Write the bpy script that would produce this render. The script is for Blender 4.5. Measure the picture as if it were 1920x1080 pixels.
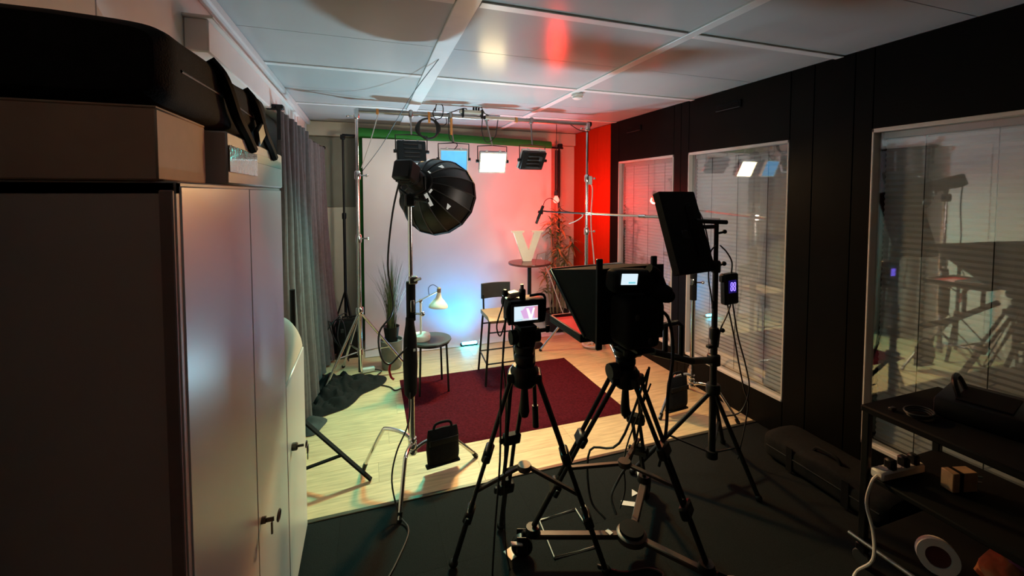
import bpy, bmesh, math, random
from mathutils import Vector, Matrix, Euler, noise

random.seed(7)
for o in list(bpy.data.objects):
    bpy.data.objects.remove(o)
SC = bpy.context.scene
COL = SC.collection
R = math.radians
PI = math.pi

# ------------------------------------------------------------------ camera
cam_d = bpy.data.cameras.new('camera')
cam = bpy.data.objects.new('camera', cam_d)
COL.objects.link(cam)
SC.camera = cam
cam_d.sensor_width = 36.0
cam_d.lens = 795.0 / 1920.0 * 36.0
cam_d.shift_y = -141.0 / 1920.0
cam_d.clip_start = 0.05
_yaw, _pit = R(18.759), R(2.521)
_F = Vector((math.sin(_yaw) * math.cos(_pit), math.cos(_yaw) * math.cos(_pit), -math.sin(_pit)))
_R = Vector((math.cos(_yaw), -math.sin(_yaw), 0))
_U = _R.cross(_F)
cam.matrix_world = Matrix(((_R.x, _U.x, -_F.x, 0), (_R.y, _U.y, -_F.y, 0), (_R.z, _U.z, -_F.z, 1.70), (0, 0, 0, 1)))

# ------------------------------------------------------------------ world, exposure
w = bpy.data.worlds.new('world')
SC.world = w
w.use_nodes = True
w.node_tree.nodes['Background'].inputs[0].default_value = (0.5, 0.55, 0.6, 1)
w.node_tree.nodes['Background'].inputs[1].default_value = 0.01
SC.view_settings.view_transform = 'Standard'
SC.view_settings.look = 'None'
SC.view_settings.gamma = 1.0
SC.view_settings.use_curve_mapping = False
SC.view_settings.exposure = 0.0


def lamp(name, kind, loc, target, color, power, size=(0.2, 0.2), spread=180, cone=60, blend=0.6, radius=0.03):
    d = bpy.data.lights.new(name, kind)
    d.color = color
    d.energy = power
    if kind == 'AREA':
        d.shape = 'RECTANGLE'
        d.size, d.size_y = size
        d.spread = R(spread)
    if kind == 'SPOT':
        d.spot_size = R(cone)
        d.spot_blend = blend
        d.shadow_soft_size = radius
    if kind == 'POINT':
        d.shadow_soft_size = radius
    o = bpy.data.objects.new(name, d)
    COL.objects.link(o)
    o.location = loc
    if target is not None:
        o.rotation_euler = (Vector(target) - Vector(loc)).to_track_quat('-Z', 'Y').to_euler()
    return o


# studio fixtures: position, aim point, colour and power of each lamp that is switched on
WARM = dict(loc=(1.15, 3.93, 2.02), aim=(0.95, 2.25, 0.0), col=(1.0, 0.60, 0.23), pw=50)
BLUE = dict(loc=(0.79, 3.93, 2.02), aim=(0.05, 2.85, 0.0), col=(0.06, 0.82, 0.66), pw=31)
BACK1 = dict(loc=(0.39, 4.02, 2.08), aim=(-0.15, 5.2, 1.5), col=(1.0, 0.90, 0.70), pw=4.3)
BACK4 = dict(loc=(1.57, 4.02, 2.03), aim=(1.55, 5.0, 1.2), col=(1.0, 0.84, 0.72), pw=0.8)
DOME = dict(loc=(0.245, 2.52, 1.80), aim=(0.745, 3.30, 1.50), col=(1.0, 0.84, 0.62), pw=0.9)
BULB = dict(loc=(2.07, 4.5, 1.64), col=(1.0, 0.022, 0.010), pw=98)
BAR = dict(loc=(1.04, 4.58, 0.05), aim=(1.02, 5.0, 0.52), col=(0.0, 0.32, 0.80), pw=10)
PANEL = dict(col=(1.0, 0.86, 0.74), pw=12.5)


# ------------------------------------------------------------------ materials
MATS = {}


def pm(name, col, rough=0.5, metal=0.0, var=0.12, scale=14.0, bump=0.0, bscale=120.0, emit=None, es=0.0, stretch=None, spec=0.5, rnd=0.0, coat=0.0, sheen=0.0):
    """procedural principled material: base colour broken up by noise, optional bump"""
    m = bpy.data.materials.new(name)
    m.use_nodes = True
    nt = m.node_tree
    b = nt.nodes['Principled BSDF']
    b.inputs['Roughness'].default_value = rough
    b.inputs['Metallic'].default_value = metal
    b.inputs['Specular IOR Level'].default_value = spec
    if coat:
        b.inputs['Coat Weight'].default_value = coat
    if sheen:
        b.inputs['Sheen Weight'].default_value = sheen
    tc = nt.nodes.new('ShaderNodeTexCoord')
    mp = nt.nodes.new('ShaderNodeMapping')
    nt.links.new(tc.outputs['Object'], mp.inputs['Vector'])
    if stretch:
        mp.inputs['Scale'].default_value = stretch
    nz = nt.nodes.new('ShaderNodeTexNoise')
    nz.inputs['Scale'].default_value = scale
    nz.inputs['Detail'].default_value = 5
    nt.links.new(mp.outputs[0], nz.inputs['Vector'])
    if rnd:
        oi = nt.nodes.new('ShaderNodeObjectInfo')
        sc = nt.nodes.new('ShaderNodeVectorMath'); sc.operation = 'SCALE'
        cb = nt.nodes.new('ShaderNodeCombineXYZ')
        for i in range(3):
            nt.links.new(oi.outputs['Random'], cb.inputs[i])
        nt.links.new(cb.outputs[0], sc.inputs[0]); sc.inputs['Scale'].default_value = 37.0
        nt.links.new(sc.outputs[0], mp.inputs['Location'])
    rp = nt.nodes.new('ShaderNodeValToRGB')
    rp.color_ramp.elements[0].position = 0.28
    rp.color_ramp.elements[1].position = 0.72
    c0 = [max(0, c * (1 - var)) for c in col[:3]] + [1]
    c1 = [min(1, c * (1 + var)) for c in col[:3]] + [1]
    rp.color_ramp.elements[0].color = c0
    rp.color_ramp.elements[1].color = c1
    nt.links.new(nz.outputs['Fac'], rp.inputs[0])
    out = rp.outputs[0]
    if rnd:
        hs = nt.nodes.new('ShaderNodeHueSaturation')
        mr = nt.nodes.new('ShaderNodeMapRange')
        mr.inputs['To Min'].default_value = 1 - rnd
        mr.inputs['To Max'].default_value = 1 + rnd
        nt.links.new(oi.outputs['Random'], mr.inputs['Value'])
        nt.links.new(mr.outputs[0], hs.inputs['Value'])
        nt.links.new(out, hs.inputs['Color'])
        out = hs.outputs[0]
    nt.links.new(out, b.inputs['Base Color'])
    if bump:
        n2 = nt.nodes.new('ShaderNodeTexNoise')
        n2.inputs['Scale'].default_value = bscale
        n2.inputs['Detail'].default_value = 3
        nt.links.new(mp.outputs[0], n2.inputs['Vector'])
        bp = nt.nodes.new('ShaderNodeBump')
        bp.inputs['Strength'].default_value = bump
        bp.inputs['Distance'].default_value = 0.01
        nt.links.new(n2.outputs['Fac'], bp.inputs['Height'])
        nt.links.new(bp.outputs[0], b.inputs['Normal'])
    if emit:
        b.inputs['Emission Color'].default_value = (*emit, 1)
        b.inputs['Emission Strength'].default_value = es
    MATS[name] = m
    return m


pm('ceiling_paint', (0.46, 0.48, 0.48), 0.22, var=0.03, scale=3, spec=0.10)
pm('batten_paint', (0.72, 0.73, 0.72), 0.38, var=0.03)
pm('white_wall', (0.84, 0.79, 0.76), 0.5, var=0.04, scale=4)
pm('back_wall', (0.66, 0.64, 0.52), 0.7, var=0.05, scale=4)
pm('olive_upper', (0.24, 0.24, 0.19), 0.7, var=0.08, scale=5)
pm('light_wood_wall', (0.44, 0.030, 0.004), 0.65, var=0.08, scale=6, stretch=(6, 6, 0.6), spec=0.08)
pm('dark_panel', (0.005, 0.0045, 0.004), 0.36, var=0.15, scale=6, spec=0.06)
pm('dark_frame', (0.022, 0.02, 0.02), 0.3, var=0.1)
pm('blind_fabric', (0.84, 0.84, 0.86), 0.75, var=0.03)
pm('light_frame', (0.62, 0.58, 0.54), 0.4, var=0.03)
pm('carpet', (0.013, 0.0145, 0.0145), 0.95, var=0.35, scale=240, bump=0.5, bscale=400, rnd=0.10, spec=0.1)
pm('laminate', (0.56, 0.42, 0.24), 0.42, var=0.22, scale=5, stretch=(1.2, 12, 1), rnd=0.07)
pm('floor_base', (0.15, 0.11, 0.07), 0.9)
pm('edge_metal', (0.10, 0.085, 0.06), 0.4, metal=0.6)
pm('rug_pile', (0.070, 0.006, 0.011), 0.95, var=0.35, scale=60, bump=0.8, bscale=300, spec=0.05)
pm('backdrop_paper', (0.66, 0.63, 0.59), 0.8, var=0.03, scale=3)
pm('green_cloth', (0.012, 0.15, 0.012), 0.8, var=0.15, scale=8)
pm('black_plastic', (0.006, 0.006, 0.006), 0.45, var=0.2, spec=0.3)
pm('black_matte', (0.005, 0.005, 0.005), 0.8, var=0.2, spec=0.15)
pm('black_metal', (0.007, 0.007, 0.007), 0.4, var=0.2, spec=0.3)
pm('black_fabric', (0.008, 0.008, 0.008), 0.9, var=0.3, scale=40, bump=0.15, bscale=300, spec=0.2)
pm('dome_fabric', (0.004, 0.0036, 0.003), 0.40, var=0.2, scale=20, spec=0.35)
pm('painted_highlight', (0.8, 0.8, 0.76), 0.3, metal=0.3, emit=(0.95, 0.95, 0.85), es=0.35)  # highlight on the black dome, painted with pale colour and weak emission
pm('silver_fabric', (0.75, 0.75, 0.72), 0.3, metal=0.6, var=0.05)
pm('dark_grey', (0.03, 0.03, 0.03), 0.5, var=0.15)
pm('chrome', (0.72, 0.71, 0.69), 0.16, metal=1.0, var=0.04)
pm('brushed_steel', (0.38, 0.36, 0.34), 0.32, metal=1.0, var=0.08)
pm('brown_metal', (0.065, 0.047, 0.037), 0.45, metal=0.4, var=0.15)
pm('cabinet_paint', (0.66, 0.61, 0.58), 0.36, var=0.02, scale=3, spec=1.0)
pm('cabinet_side', (0.60, 0.50, 0.44), 0.5, var=0.06, scale=4)
pm('cabinet_gap', (0.30, 0.21, 0.19), 0.6)
pm('key_metal', (0.10, 0.085, 0.07), 0.35, metal=0.8)
pm('cardboard', (0.62, 0.43, 0.31), 0.8, var=0.06, scale=20)
pm('white_box', (0.74, 0.66, 0.60), 0.6, var=0.03)
pm('brown_label', (0.16, 0.09, 0.07), 0.5)
pm('clear_tape', (0.42, 0.34, 0.27), 0.08, var=0.1, scale=40, coat=1.0, bump=0.15, bscale=60)
pm('white_cloth', (0.70, 0.60, 0.50), 0.8, var=0.04)
pm('curtain_cloth', (0.11, 0.098, 0.098), 0.9, var=0.15, scale=30, bump=0.2, bscale=300)
pm('orange_strap', (0.75, 0.30, 0.07), 0.6)
pm('white_plastic', (0.70, 0.68, 0.64), 0.4, var=0.03)
pm('cream_plastic', (0.65, 0.58, 0.46), 0.45, var=0.03)
pm('cable_black', (0.010, 0.010, 0.010), 0.5)
pm('cable_white', (0.65, 0.60, 0.54), 0.45)
pm('cable_red', (0.45, 0.01, 0.02), 0.4)
pm('lamp_white', (0.74, 0.70, 0.60), 0.35, var=0.02)
pm('pot_grey', (0.22, 0.22, 0.21), 0.6)
pm('grass_leaf', (0.070, 0.085, 0.030), 0.6, var=0.4, scale=30)
pm('palm_leaf', (0.17, 0.17, 0.055), 0.5, var=0.45, scale=25)
pm('cane', (0.24, 0.17, 0.09), 0.6, var=0.25, scale=30)
pm('soil', (0.02, 0.014, 0.01), 0.95, bump=0.6, bscale=80)
pm('stool_top', (0.045, 0.05, 0.05), 0.35)
pm('tan_leather', (0.23, 0.15, 0.095), 0.4, var=0.08)
pm('table_dark', (0.10, 0.028, 0.022), 0.25)
pm('letter_white', (0.88, 0.78, 0.60), 0.55, var=0.03)
pm('beam_glass', (0.02, 0.02, 0.02), 0.06)
pm('tray_glass', (0.05, 0.02, 0.02), 0.12, emit=(0.80, 0.045, 0.03), es=0.75)  # red emission stands in for red light reflected in the tray glass
pm('plywood', (0.50, 0.34, 0.19), 0.7, var=0.2, scale=30)
pm('maroon', (0.09, 0.02, 0.02), 0.7)
pm('orange_fabric', (0.40, 0.15, 0.05), 0.85, var=0.4, scale=18)
pm('purple_fabric', (0.16, 0.045, 0.12), 0.85, var=0.4, scale=18)
pm('grey_floor_cloth', (0.03, 0.034, 0.033), 0.9, var=0.3, scale=20)
pm('warm_emit', (0.9, 0.8, 0.5), 0.5, emit=(1.0, 0.74, 0.36), es=22.0)
pm('blue_emit', (0.15, 0.5, 0.9), 0.5, emit=(0.09, 0.45, 0.95), es=0.75)
pm('dim_diffuser', (0.75, 0.72, 0.70), 0.5)
pm('dome_diffuser', (0.8, 0.8, 0.8), 0.6, emit=(1.0, 0.9, 0.72), es=2.0)
pm('bulb_glass', (0.9, 0.2, 0.15), 0.3, emit=(1.0, 0.07, 0.05), es=7.0)
pm('bar_emit', (0.4, 0.8, 1.0), 0.3, emit=(0.05, 0.66, 1.0), es=60.0)
pm('screen_white', (0.1, 0.1, 0.1), 0.3, emit=(0.80, 0.86, 0.95), es=0.95)
pm('screen_pale', (0.1, 0.1, 0.1), 0.3, emit=(0.72, 0.88, 0.98), es=1.0)
pm('screen_lilac', (0.1, 0.1, 0.1), 0.3, emit=(0.78, 0.45, 0.80), es=0.95)
pm('screen_pink', (0.1, 0.1, 0.1), 0.3, emit=(0.85, 0.35, 0.42), es=0.9)
pm('screen_letter', (0.1, 0.1, 0.1), 0.3, emit=(1.0, 0.93, 0.92), es=1.1)
pm('screen_cyan', (0.1, 0.1, 0.1), 0.3, emit=(0.25, 0.72, 0.85), es=0.9)
pm('display_purple', (0.1, 0.1, 0.1), 0.3, emit=(0.20, 0.13, 1.0), es=4.0)
pm('display_back', (0.02, 0.015, 0.05), 0.2, emit=(0.03, 0.015, 0.25), es=0.35)
pm('led_diffuser', (0.8, 0.8, 0.78), 0.5, emit=(1.0, 0.82, 0.58), es=1.5)
pm('status_green', (0.1, 0.4, 0.2), 0.4, emit=(0.5, 1.0, 0.7), es=2.0)


def glass_mat():
    m = bpy.data.materials.new('window_glass')
    m.use_nodes = True
    nt = m.node_tree
    nt.nodes.remove(nt.nodes['Principled BSDF'])
    out = nt.nodes['Material Output']
    lw = nt.nodes.new('ShaderNodeLayerWeight'); lw.inputs['Blend'].default_value = 0.5
    pw = nt.nodes.new('ShaderNodeMath'); pw.operation = 'POWER'; pw.inputs[1].default_value = 4.0
    nt.links.new(lw.outputs['Facing'], pw.inputs[0])
    fr = nt.nodes.new('ShaderNodeMath'); fr.operation = 'MULTIPLY_ADD'
    fr.inputs[1].default_value = 0.72; fr.inputs[2].default_value = 0.19
    nt.links.new(pw.outputs[0], fr.inputs[0])
    tr = nt.nodes.new('ShaderNodeBsdfTransparent'); tr.inputs[0].default_value = (0.86, 0.88, 0.88, 1)
    gl = nt.nodes.new('ShaderNodeBsdfGlossy'); gl.inputs['Roughness'].default_value = 0.015
    nz = nt.nodes.new('ShaderNodeTexNoise'); nz.inputs['Scale'].default_value = 1.3
    bp = nt.nodes.new('ShaderNodeBump'); bp.inputs['Strength'].default_value = 0.015
    nt.links.new(nz.outputs['Fac'], bp.inputs['Height'])
    nt.links.new(bp.outputs[0], gl.inputs['Normal'])
    mx = nt.nodes.new('ShaderNodeMixShader')
    nt.links.new(fr.outputs[0], mx.inputs[0])
    nt.links.new(tr.outputs[0], mx.inputs[1])
    nt.links.new(gl.outputs[0], mx.inputs[2])
    nt.links.new(mx.outputs[0], out.inputs[0])
    MATS['window_glass'] = m


glass_mat()


# ------------------------------------------------------------------ geometry helpers
def frame_of(d):
    d = Vector(d).normalized()
    u = d.cross(Vector((0, 0, 1)))
    if u.length < 1e-4:
        u = Vector((1, 0, 0))
    u.normalize()
    return u, d.cross(u)


def catmull(pts, k=5, closed=False):
    pts = [Vector(p) for p in pts]
    n = len(pts)
    if n < 3:
        return pts
    out = []
    rng = n if closed else n - 1
    for i in range(rng):
        p1, p2 = pts[i], pts[(i + 1) % n]
        p0 = pts[i - 1] if (i > 0 or closed) else p1 * 2 - p2
        p3 = pts[(i + 2) % n] if (i + 2 < n or closed) else p2 * 2 - p1
        for j in range(k):
            t = j / k
            out.append(0.5 * (2 * p1 + (p2 - p0) * t + (2 * p0 - 5 * p1 + 4 * p2 - p3) * t * t + (3 * p1 - p0 - 3 * p2 + p3) * t ** 3))
    if not closed:
        out.append(pts[-1])
    return out


class MB:
    def __init__(self, M=None):
        self.v = []
        self.f = []
        self.M = M

    def add(self, vs, fs):
        n = len(self.v)
        if self.M is not None:
            vs = [self.M @ Vector(p) for p in vs]
        self.v += [Vector(p) for p in vs]
        self.f += [[i + n for i in f] for f in fs]
        return self

    def box(self, c, s, rot=None, bev=0.0, seg=1):
        bm = bmesh.new()
        bmesh.ops.create_cube(bm, size=1.0)
        for vv in bm.verts:
            vv.co = Vector((vv.co.x * s[0], vv.co.y * s[1], vv.co.z * s[2]))
        if bev > 0:
            bmesh.ops.bevel(bm, geom=list(bm.edges), offset=min(bev, 0.45 * min(s)), segments=seg, affect='EDGES', profile=0.5)
        m = Matrix.Identity(3)
        if rot is not None:
            m = rot if isinstance(rot, Matrix) else Euler(rot).to_matrix()
        c = Vector(c)
        bm.verts.index_update()
        vs = [m @ vv.co + c for vv in bm.verts]
        fs = [[vv.index for vv in f.verts] for f in bm.faces]
        bm.free()
        return self.add(vs, fs)

    def tube(self, p0, p1, r0, r1=None, n=12, cap=True):
        r1 = r0 if r1 is None else r1
        p0, p1 = Vector(p0), Vector(p1)
        u, w_ = frame_of(p1 - p0)
        vs, fs = [], []
        for p, r in ((p0, r0), (p1, r1)):
            for i in range(n):
                a = 2 * PI * i / n
                vs.append(p + (u * math.cos(a) + w_ * math.sin(a)) * r)
        for i in range(n):
            j = (i + 1) % n
            fs.append([i, j, n + j, n + i])
        if cap:
            fs.append(list(range(n))[::-1])
            fs.append([n + i for i in range(n)])
        return self.add(vs, fs)

    def bar(self, p0, p1, wd, th, up=(0, 0, 1), bev=0.0):
        """flat rectangular bar from p0 to p1"""
        p0, p1 = Vector(p0), Vector(p1)
        d = (p1 - p0).normalized()
        s = d.cross(Vector(up))
        if s.length < 1e-4:
            s = d.cross(Vector((1, 0, 0)))
        s.normalize()
        t = s.cross(d)
        m = Matrix((d, s, t)).transposed()
        return self.box((p0 + p1) / 2, ((p1 - p0).length, wd, th), m, bev)

    def path(self, pts, r, n=7, smooth=True, closed=False, k=5):
        pts = catmull(pts, k, closed) if smooth else [Vector(p) for p in pts]
        m = len(pts)
        vs, fs = [], []
        u = None
        for i, p in enumerate(pts):
            a = pts[i - 1] if (i > 0 or closed) else pts[0]
            b = pts[(i + 1) % m] if (i < m - 1 or closed) else pts[-1]
            d = (b - a).normalized()
            if u is None:
                u, _ = frame_of(d)
            u = (u - d * u.dot(d))
            if u.length < 1e-5:
                u, _ = frame_of(d)
            u.normalize()
            w_ = d.cross(u)
            for q in range(n):
                an = 2 * PI * q / n
                vs.append(p + (u * math.cos(an) + w_ * math.sin(an)) * r)
        for i in range(m if closed else m - 1):
            i2 = (i + 1) % m
            for q in range(n):
                q2 = (q + 1) % n
                fs.append([i * n + q, i * n + q2, i2 * n + q2, i2 * n + q])
        if not closed:
            fs.append(list(range(n))[::-1])
            fs.append([(m - 1) * n + q for q in range(n)])
        return self.add(vs, fs)

    def lathe(self, prof, org, axis=(0, 0, 1), n=24, cap=True):
        ax = Vector(axis).normalized()
        u, w_ = frame_of(ax)
        org = Vector(org)
        vs, fs = [], []
        for r, z in prof:
            for i in range(n):
                a = 2 * PI * i / n
                vs.append(org + ax * z + (u * math.cos(a) + w_ * math.sin(a)) * r)
        for k in range(len(prof) - 1):
            for i in range(n):
                j = (i + 1) % n
                fs.append([k * n + i, k * n + j, (k + 1) * n + j, (k + 1) * n + i])
        if cap:
            fs.append(list(range(n))[::-1])
            fs.append([(len(prof) - 1) * n + i for i in range(n)])
        return self.add(vs, fs)

    def prism(self, poly, org, ux, uy, th):
        """2D polygon (a,b) -> org+a*ux+b*uy, extruded by th along ux x uy"""
        org, ux, uy = Vector(org), Vector(ux), Vector(uy)
        nn = ux.cross(uy).normalized() * th
        n = len(poly)
        vs = [org + ux * a + uy * b for a, b in poly] + [org + ux * a + uy * b + nn for a, b in poly]
        fs = [list(range(n))[::-1], list(range(n, 2 * n))]
        for i in range(n):
            j = (i + 1) % n
            fs.append([i, j, n + j, n + i])
        return self.add(vs, fs)

    def ball(self, c, r, sc=(1, 1, 1), seg=14, rings=9, rot=None):
        c = Vector(c)
        vs, fs = [], []
        m = Euler(rot).to_matrix() if rot else Matrix.Identity(3)
        for i in range(rings + 1):
            th = PI * i / rings
            for j in range(seg):
                ph = 2 * PI * j / seg
                vs.append(c + m @ Vector((r * sc[0] * math.sin(th) * math.cos(ph), r * sc[1] * math.sin(th) * math.sin(ph), r * sc[2] * math.cos(th))))
        for i in range(rings):
            for j in range(seg):
                k = (j + 1) % seg
                fs.append([i * seg + j, (i + 1) * seg + j, (i + 1) * seg + k, i * seg + k])
        return self.add(vs, fs)

    def sheet(self, fn, nu, nv, th=0.0):
        """grid surface fn(u,v); optional thickness th along the normals"""
        P = [[Vector(fn(i / nu, j / nv)) for j in range(nv + 1)] for i in range(nu + 1)]
        vs = [P[i][j] for i in range(nu + 1) for j in range(nv + 1)]
        W = nv + 1
        fs = [[i * W + j, (i + 1) * W + j, (i + 1) * W + j + 1, i * W + j + 1] for i in range(nu) for j in range(nv)]
        if th:
            N = []
            for i in range(nu + 1):
                for j in range(nv + 1):
                    a = P[min(i + 1, nu)][j] - P[max(i - 1, 0)][j]
                    b = P[i][min(j + 1, nv)] - P[i][max(j - 1, 0)]
                    c = a.cross(b)
                    N.append(c.normalized() if c.length > 1e-9 else Vector((0, 0, 1)))
            n0 = len(vs)
            vs = vs + [p - nn * th for p, nn in zip(vs, N)]
            fs = fs + [[q + n0 for q in f][::-1] for f in fs]
            for i in range(nu):
                fs.append([i * W, n0 + i * W, n0 + (i + 1) * W, (i + 1) * W])
                fs.append([i * W + nv, (i + 1) * W + nv, n0 + (i + 1) * W + nv, n0 + i * W + nv])
            for j in range(nv):
                fs.append([j, j + 1, n0 + j + 1, n0 + j])
                fs.append([nu * W + j, n0 + nu * W + j, n0 + nu * W + j + 1, nu * W + j + 1])
        return self.add(vs, fs)

    def build(self, name, mat, parent=None, label=None, cat=None, group=None, kind=None, angle=38):
        if parent is not None:
            top = parent
            while top.parent is not None:
                top = top.parent
            org = Vector(top.location)
        else:
            lo = [min(p[i] for p in self.v) for i in range(3)]
            hi = [max(p[i] for p in self.v) for i in range(3)]
            org = Vector(((lo[0] + hi[0]) / 2, (lo[1] + hi[1]) / 2, lo[2]))
        me = bpy.data.meshes.new(name)
        me.from_pydata([p - org for p in self.v], [], self.f)
        bm = bmesh.new(); bm.from_mesh(me)
        bmesh.ops.recalc_face_normals(bm, faces=bm.faces)
        bm.to_mesh(me); bm.free()
        for p in me.polygons:
            p.use_smooth = True
        me.set_sharp_from_angle(angle=R(angle))
        me.materials.append(MATS[mat])
        o = bpy.data.objects.new(name, me)
        COL.objects.link(o)
        if parent is not None:
            o.parent = parent
        else:
            o.location = org
        tag(o, label, cat, group, kind)
        return o


def tag(o, label=None, cat=None, group=None, kind=None):
    if label: o['label'] = label
    if cat: o['category'] = cat
    if group: o['group'] = group
    if kind: o['kind'] = kind
    return o


def thing(name, label, cat, loc, group=None):
    o = bpy.data.objects.new(name, None)
    o.empty_display_size = 0.1
    COL.objects.link(o)
    o.location = loc
    return tag(o, label, cat, group)


def V(*a):
    return Vector(a)


def lerp(a, b, t):
    return Vector(a) * (1 - t) + Vector(b) * t


# ================================================================== SETTING
XL, XR, YB, YF, H = -0.64, 2.72, 5.34, -1.6, 2.53
WOODY = 2.36

# ---- floor: carpet tiles in front, laminate boards on the set
fl = MB().box(((XL + XR) / 2, (YF + WOODY) / 2, -0.06), (XR - XL + 0.2, WOODY - YF + 0.1, 0.1)).build('floor', 'floor_base', kind='structure')
tag(fl, 'dark grey carpet tile floor in front of the set')
nx, ny = 7, 8
tw, td = (XR - XL) / nx, (WOODY - YF) / ny
proto = None
for j in range(ny):
    for i in range(nx):
        x, y = XL + (i + .5) * tw, YF + (j + .5) * td
        if proto is None:
            m = MB().box((0, 0, 0), (tw - 0.0006, td - 0.0006, 0.01))
            proto = m.build('carpet_tile', 'carpet', parent=fl)
            for v in proto.data.vertices:
                v.co += fl.location
            o = proto
        else:
            o = proto.copy(); COL.objects.link(o)
        o.parent = fl
        o.location = V(x, y, -0.005) - fl.location

wf = MB().box(((XL + XR) / 2, (WOODY + YB) / 2, -0.06), (XR - XL + 0.2, YB - WOODY, 0.1)).build('floor', 'floor_base', kind='structure')
tag(wf, 'pale oak laminate floor under the set')
pw_, pl_ = 0.193, 1.28
row = 0
y = WOODY
pmeshes = {}
while y < YB - 0.01:
    d = min(pw_, YB - y)
    x = XL - (row * 0.47 % 1.0) * pl_
    while x < XR:
        a, b = max(x, XL), min(x + pl_, XR)
        if b - a > 0.02:
            key = (round(b - a, 3), round(d, 3))
            if key not in pmeshes:
                o = MB().box((0, 0, 0), (b - a - 0.0008, d - 0.0008, 0.012), bev=0.0004).build('plank', 'laminate', parent=wf)
                for v in o.data.vertices:
                    v.co += wf.location
                pmeshes[key] = o
            else:
                o = pmeshes[key].copy(); COL.objects.link(o)
            o.parent = wf
            o.location = V((a + b) / 2, y + d / 2, -0.004) - wf.location
        x += pl_
    y += pw_
    row += 1
MB().box(((XL + XR) / 2, WOODY - 0.008, 0.002), (XR - XL, 0.026, 0.010), bev=0.003).build('trim_1', 'edge_metal', kind='structure')

# ---- ceiling with panels and battens
ce = MB().box(((XL + XR) / 2, (YF + YB) / 2, H + 0.06), (XR - XL + 0.3, YB - YF + 0.3, 0.1)).build('ceiling', 'white_wall', kind='structure')
xs = [XL, 0.42, 1.60, XR]
ys = [YF, -0.63, 0.60, 1.83, 3.06, 4.29, YB]
for i in range(3):
    for j in range(6):
        x0, x1, y0, y1 = xs[i], xs[i + 1], ys[j], ys[j + 1]
        h2 = (y1 - y0) / 2
        for q in range(2):
            MB().box(((x0 + x1) / 2, y0 + h2 * (q + .5), H + 0.006), (x1 - x0 - 0.003, h2 - 0.003, 0.012), bev=0.001).build('ceiling_panel', 'ceiling_paint', ce)
for x, wd in ((0.42, 0.105), (1.60, 0.06)):
    MB().box((x, (YF + YB) / 2, H - 0.004), (wd, YB - YF, 0.012), bev=0.003).build('batten', 'batten_paint', ce)
for y in ys[1:-1]:
    for a, b in ((XL, 0.365), (0.475, 1.568), (1.632, XR)):
        MB().box(((a + b) / 2, y, H - 0.003), (b - a, 0.055, 0.010), bev=0.003).build('batten', 'batten_paint', ce)
MB().box((XL + 0.02, (YF + YB) / 2, H - 0.025), (0.045, YB - YF, 0.05), bev=0.008).build('trim_2', 'batten_paint', kind='structure')
t = thing('smoke_detector', 'round white smoke detector on the ceiling', 'smoke detector', (1.64, 3.16, H))
MB().lathe([(0.045, -0.006), (0.05, -0.016), (0.05, -0.03)], (1.64, 3.16, H), n=28).build('mounting_base', 'white_plastic', t)
MB().lathe([(0.042, -0.03), (0.040, -0.045), (0.028, -0.052)], (1.64, 3.16, H), n=28).build('sensor_cover', 'white_plastic', t)

# ---- left wall
wl = MB().box((XL - 0.06, (YF + YB) / 2, H / 2), (0.1, YB - YF + 0.2, H + 0.1)).build('wall_left', 'white_wall', kind='structure')
for y0, y1 in ((YF, -0.4), (-0.4, 0.62), (0.62, 1.36), (1.36, 2.58), (2.58, 3.8), (3.8, YB)):
    MB().box((XL - 0.004, (y0 + y1) / 2, H / 2), (0.012, y1 - y0 - 0.004, H - 0.004), bev=0.0015).build('wall_panel', 'white_wall', wl)
t = thing('wall_trunking', 'long white box trunking high on the left wall above the cabinets', 'trunking', (XL + 0.05, 2.95, 2.24))
MB().box((XL + 0.042, 2.95, 2.295), (0.08, 2.1, 0.125), bev=0.006).build('channel', 'white_wall', t)
MB().box((XL + 0.05, 2.95, 2.362), (0.10, 2.12, 0.012), bev=0.003).build('lid', 'white_wall', t)

# ---- back wall: light lower boards, darker olive upper panel on the left, header beam
wb = MB().box(((XL + XR) / 2, YB + 0.06, H / 2), (XR - XL + 0.3, 0.1, H + 0.1)).build('wall_back', 'back_wall', kind='structure')
MB().box(((XL + 0.12) / 2, YB - 0.008, 0.775), (0.12 - XL, 0.02, 1.545), bev=0.002).build('wall_panel', 'back_wall', wb)
MB().box(((XL + 0.12) / 2, YB - 0.01, 1.955), (0.12 - XL, 0.022, 0.805), bev=0.002).build('wall_panel', 'olive_upper', wb)
MB().box(((0.124 + XR) / 2, YB - 0.008, 1.18), (XR - 0.124, 0.02, 2.355), bev=0.002).build('wall_panel', 'back_wall', wb)
MB().box(((XL + XR) / 2, YB - 0.03, 2.445), (XR - XL, 0.06, 0.165), bev=0.006).build('trim_3', 'back_wall', kind='structure')

# ---- wall behind the camera
MB().box(((XL + XR) / 2, YF - 0.05, H / 2), (XR - XL + 0.3, 0.1, H + 0.1)).build('wall_front', 'dark_panel', kind='structure')

# ---- right wall: dark panels around three windows, pale boards at the back end
wr = MB().box((XR + 0.17, (YF + YB) / 2, H / 2), (0.06, YB - YF + 0.2, H + 0.1)).build('wall_right', 'dark_frame', kind='structure')
ZW0, ZW1 = 0.245, 2.07
WIN = [(3.295, 4.215), (2.14, 3.10), (0.66, 1.64)]


def wpanel(y0, y1, z0, z1, mat='dark_panel'):
    MB().box((XR + 0.05, (y0 + y1) / 2, (z0 + z1) / 2), (0.10, y1 - y0 - 0.004, z1 - z0 - 0.004), bev=0.002).build('wall_panel', mat, wr)


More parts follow.
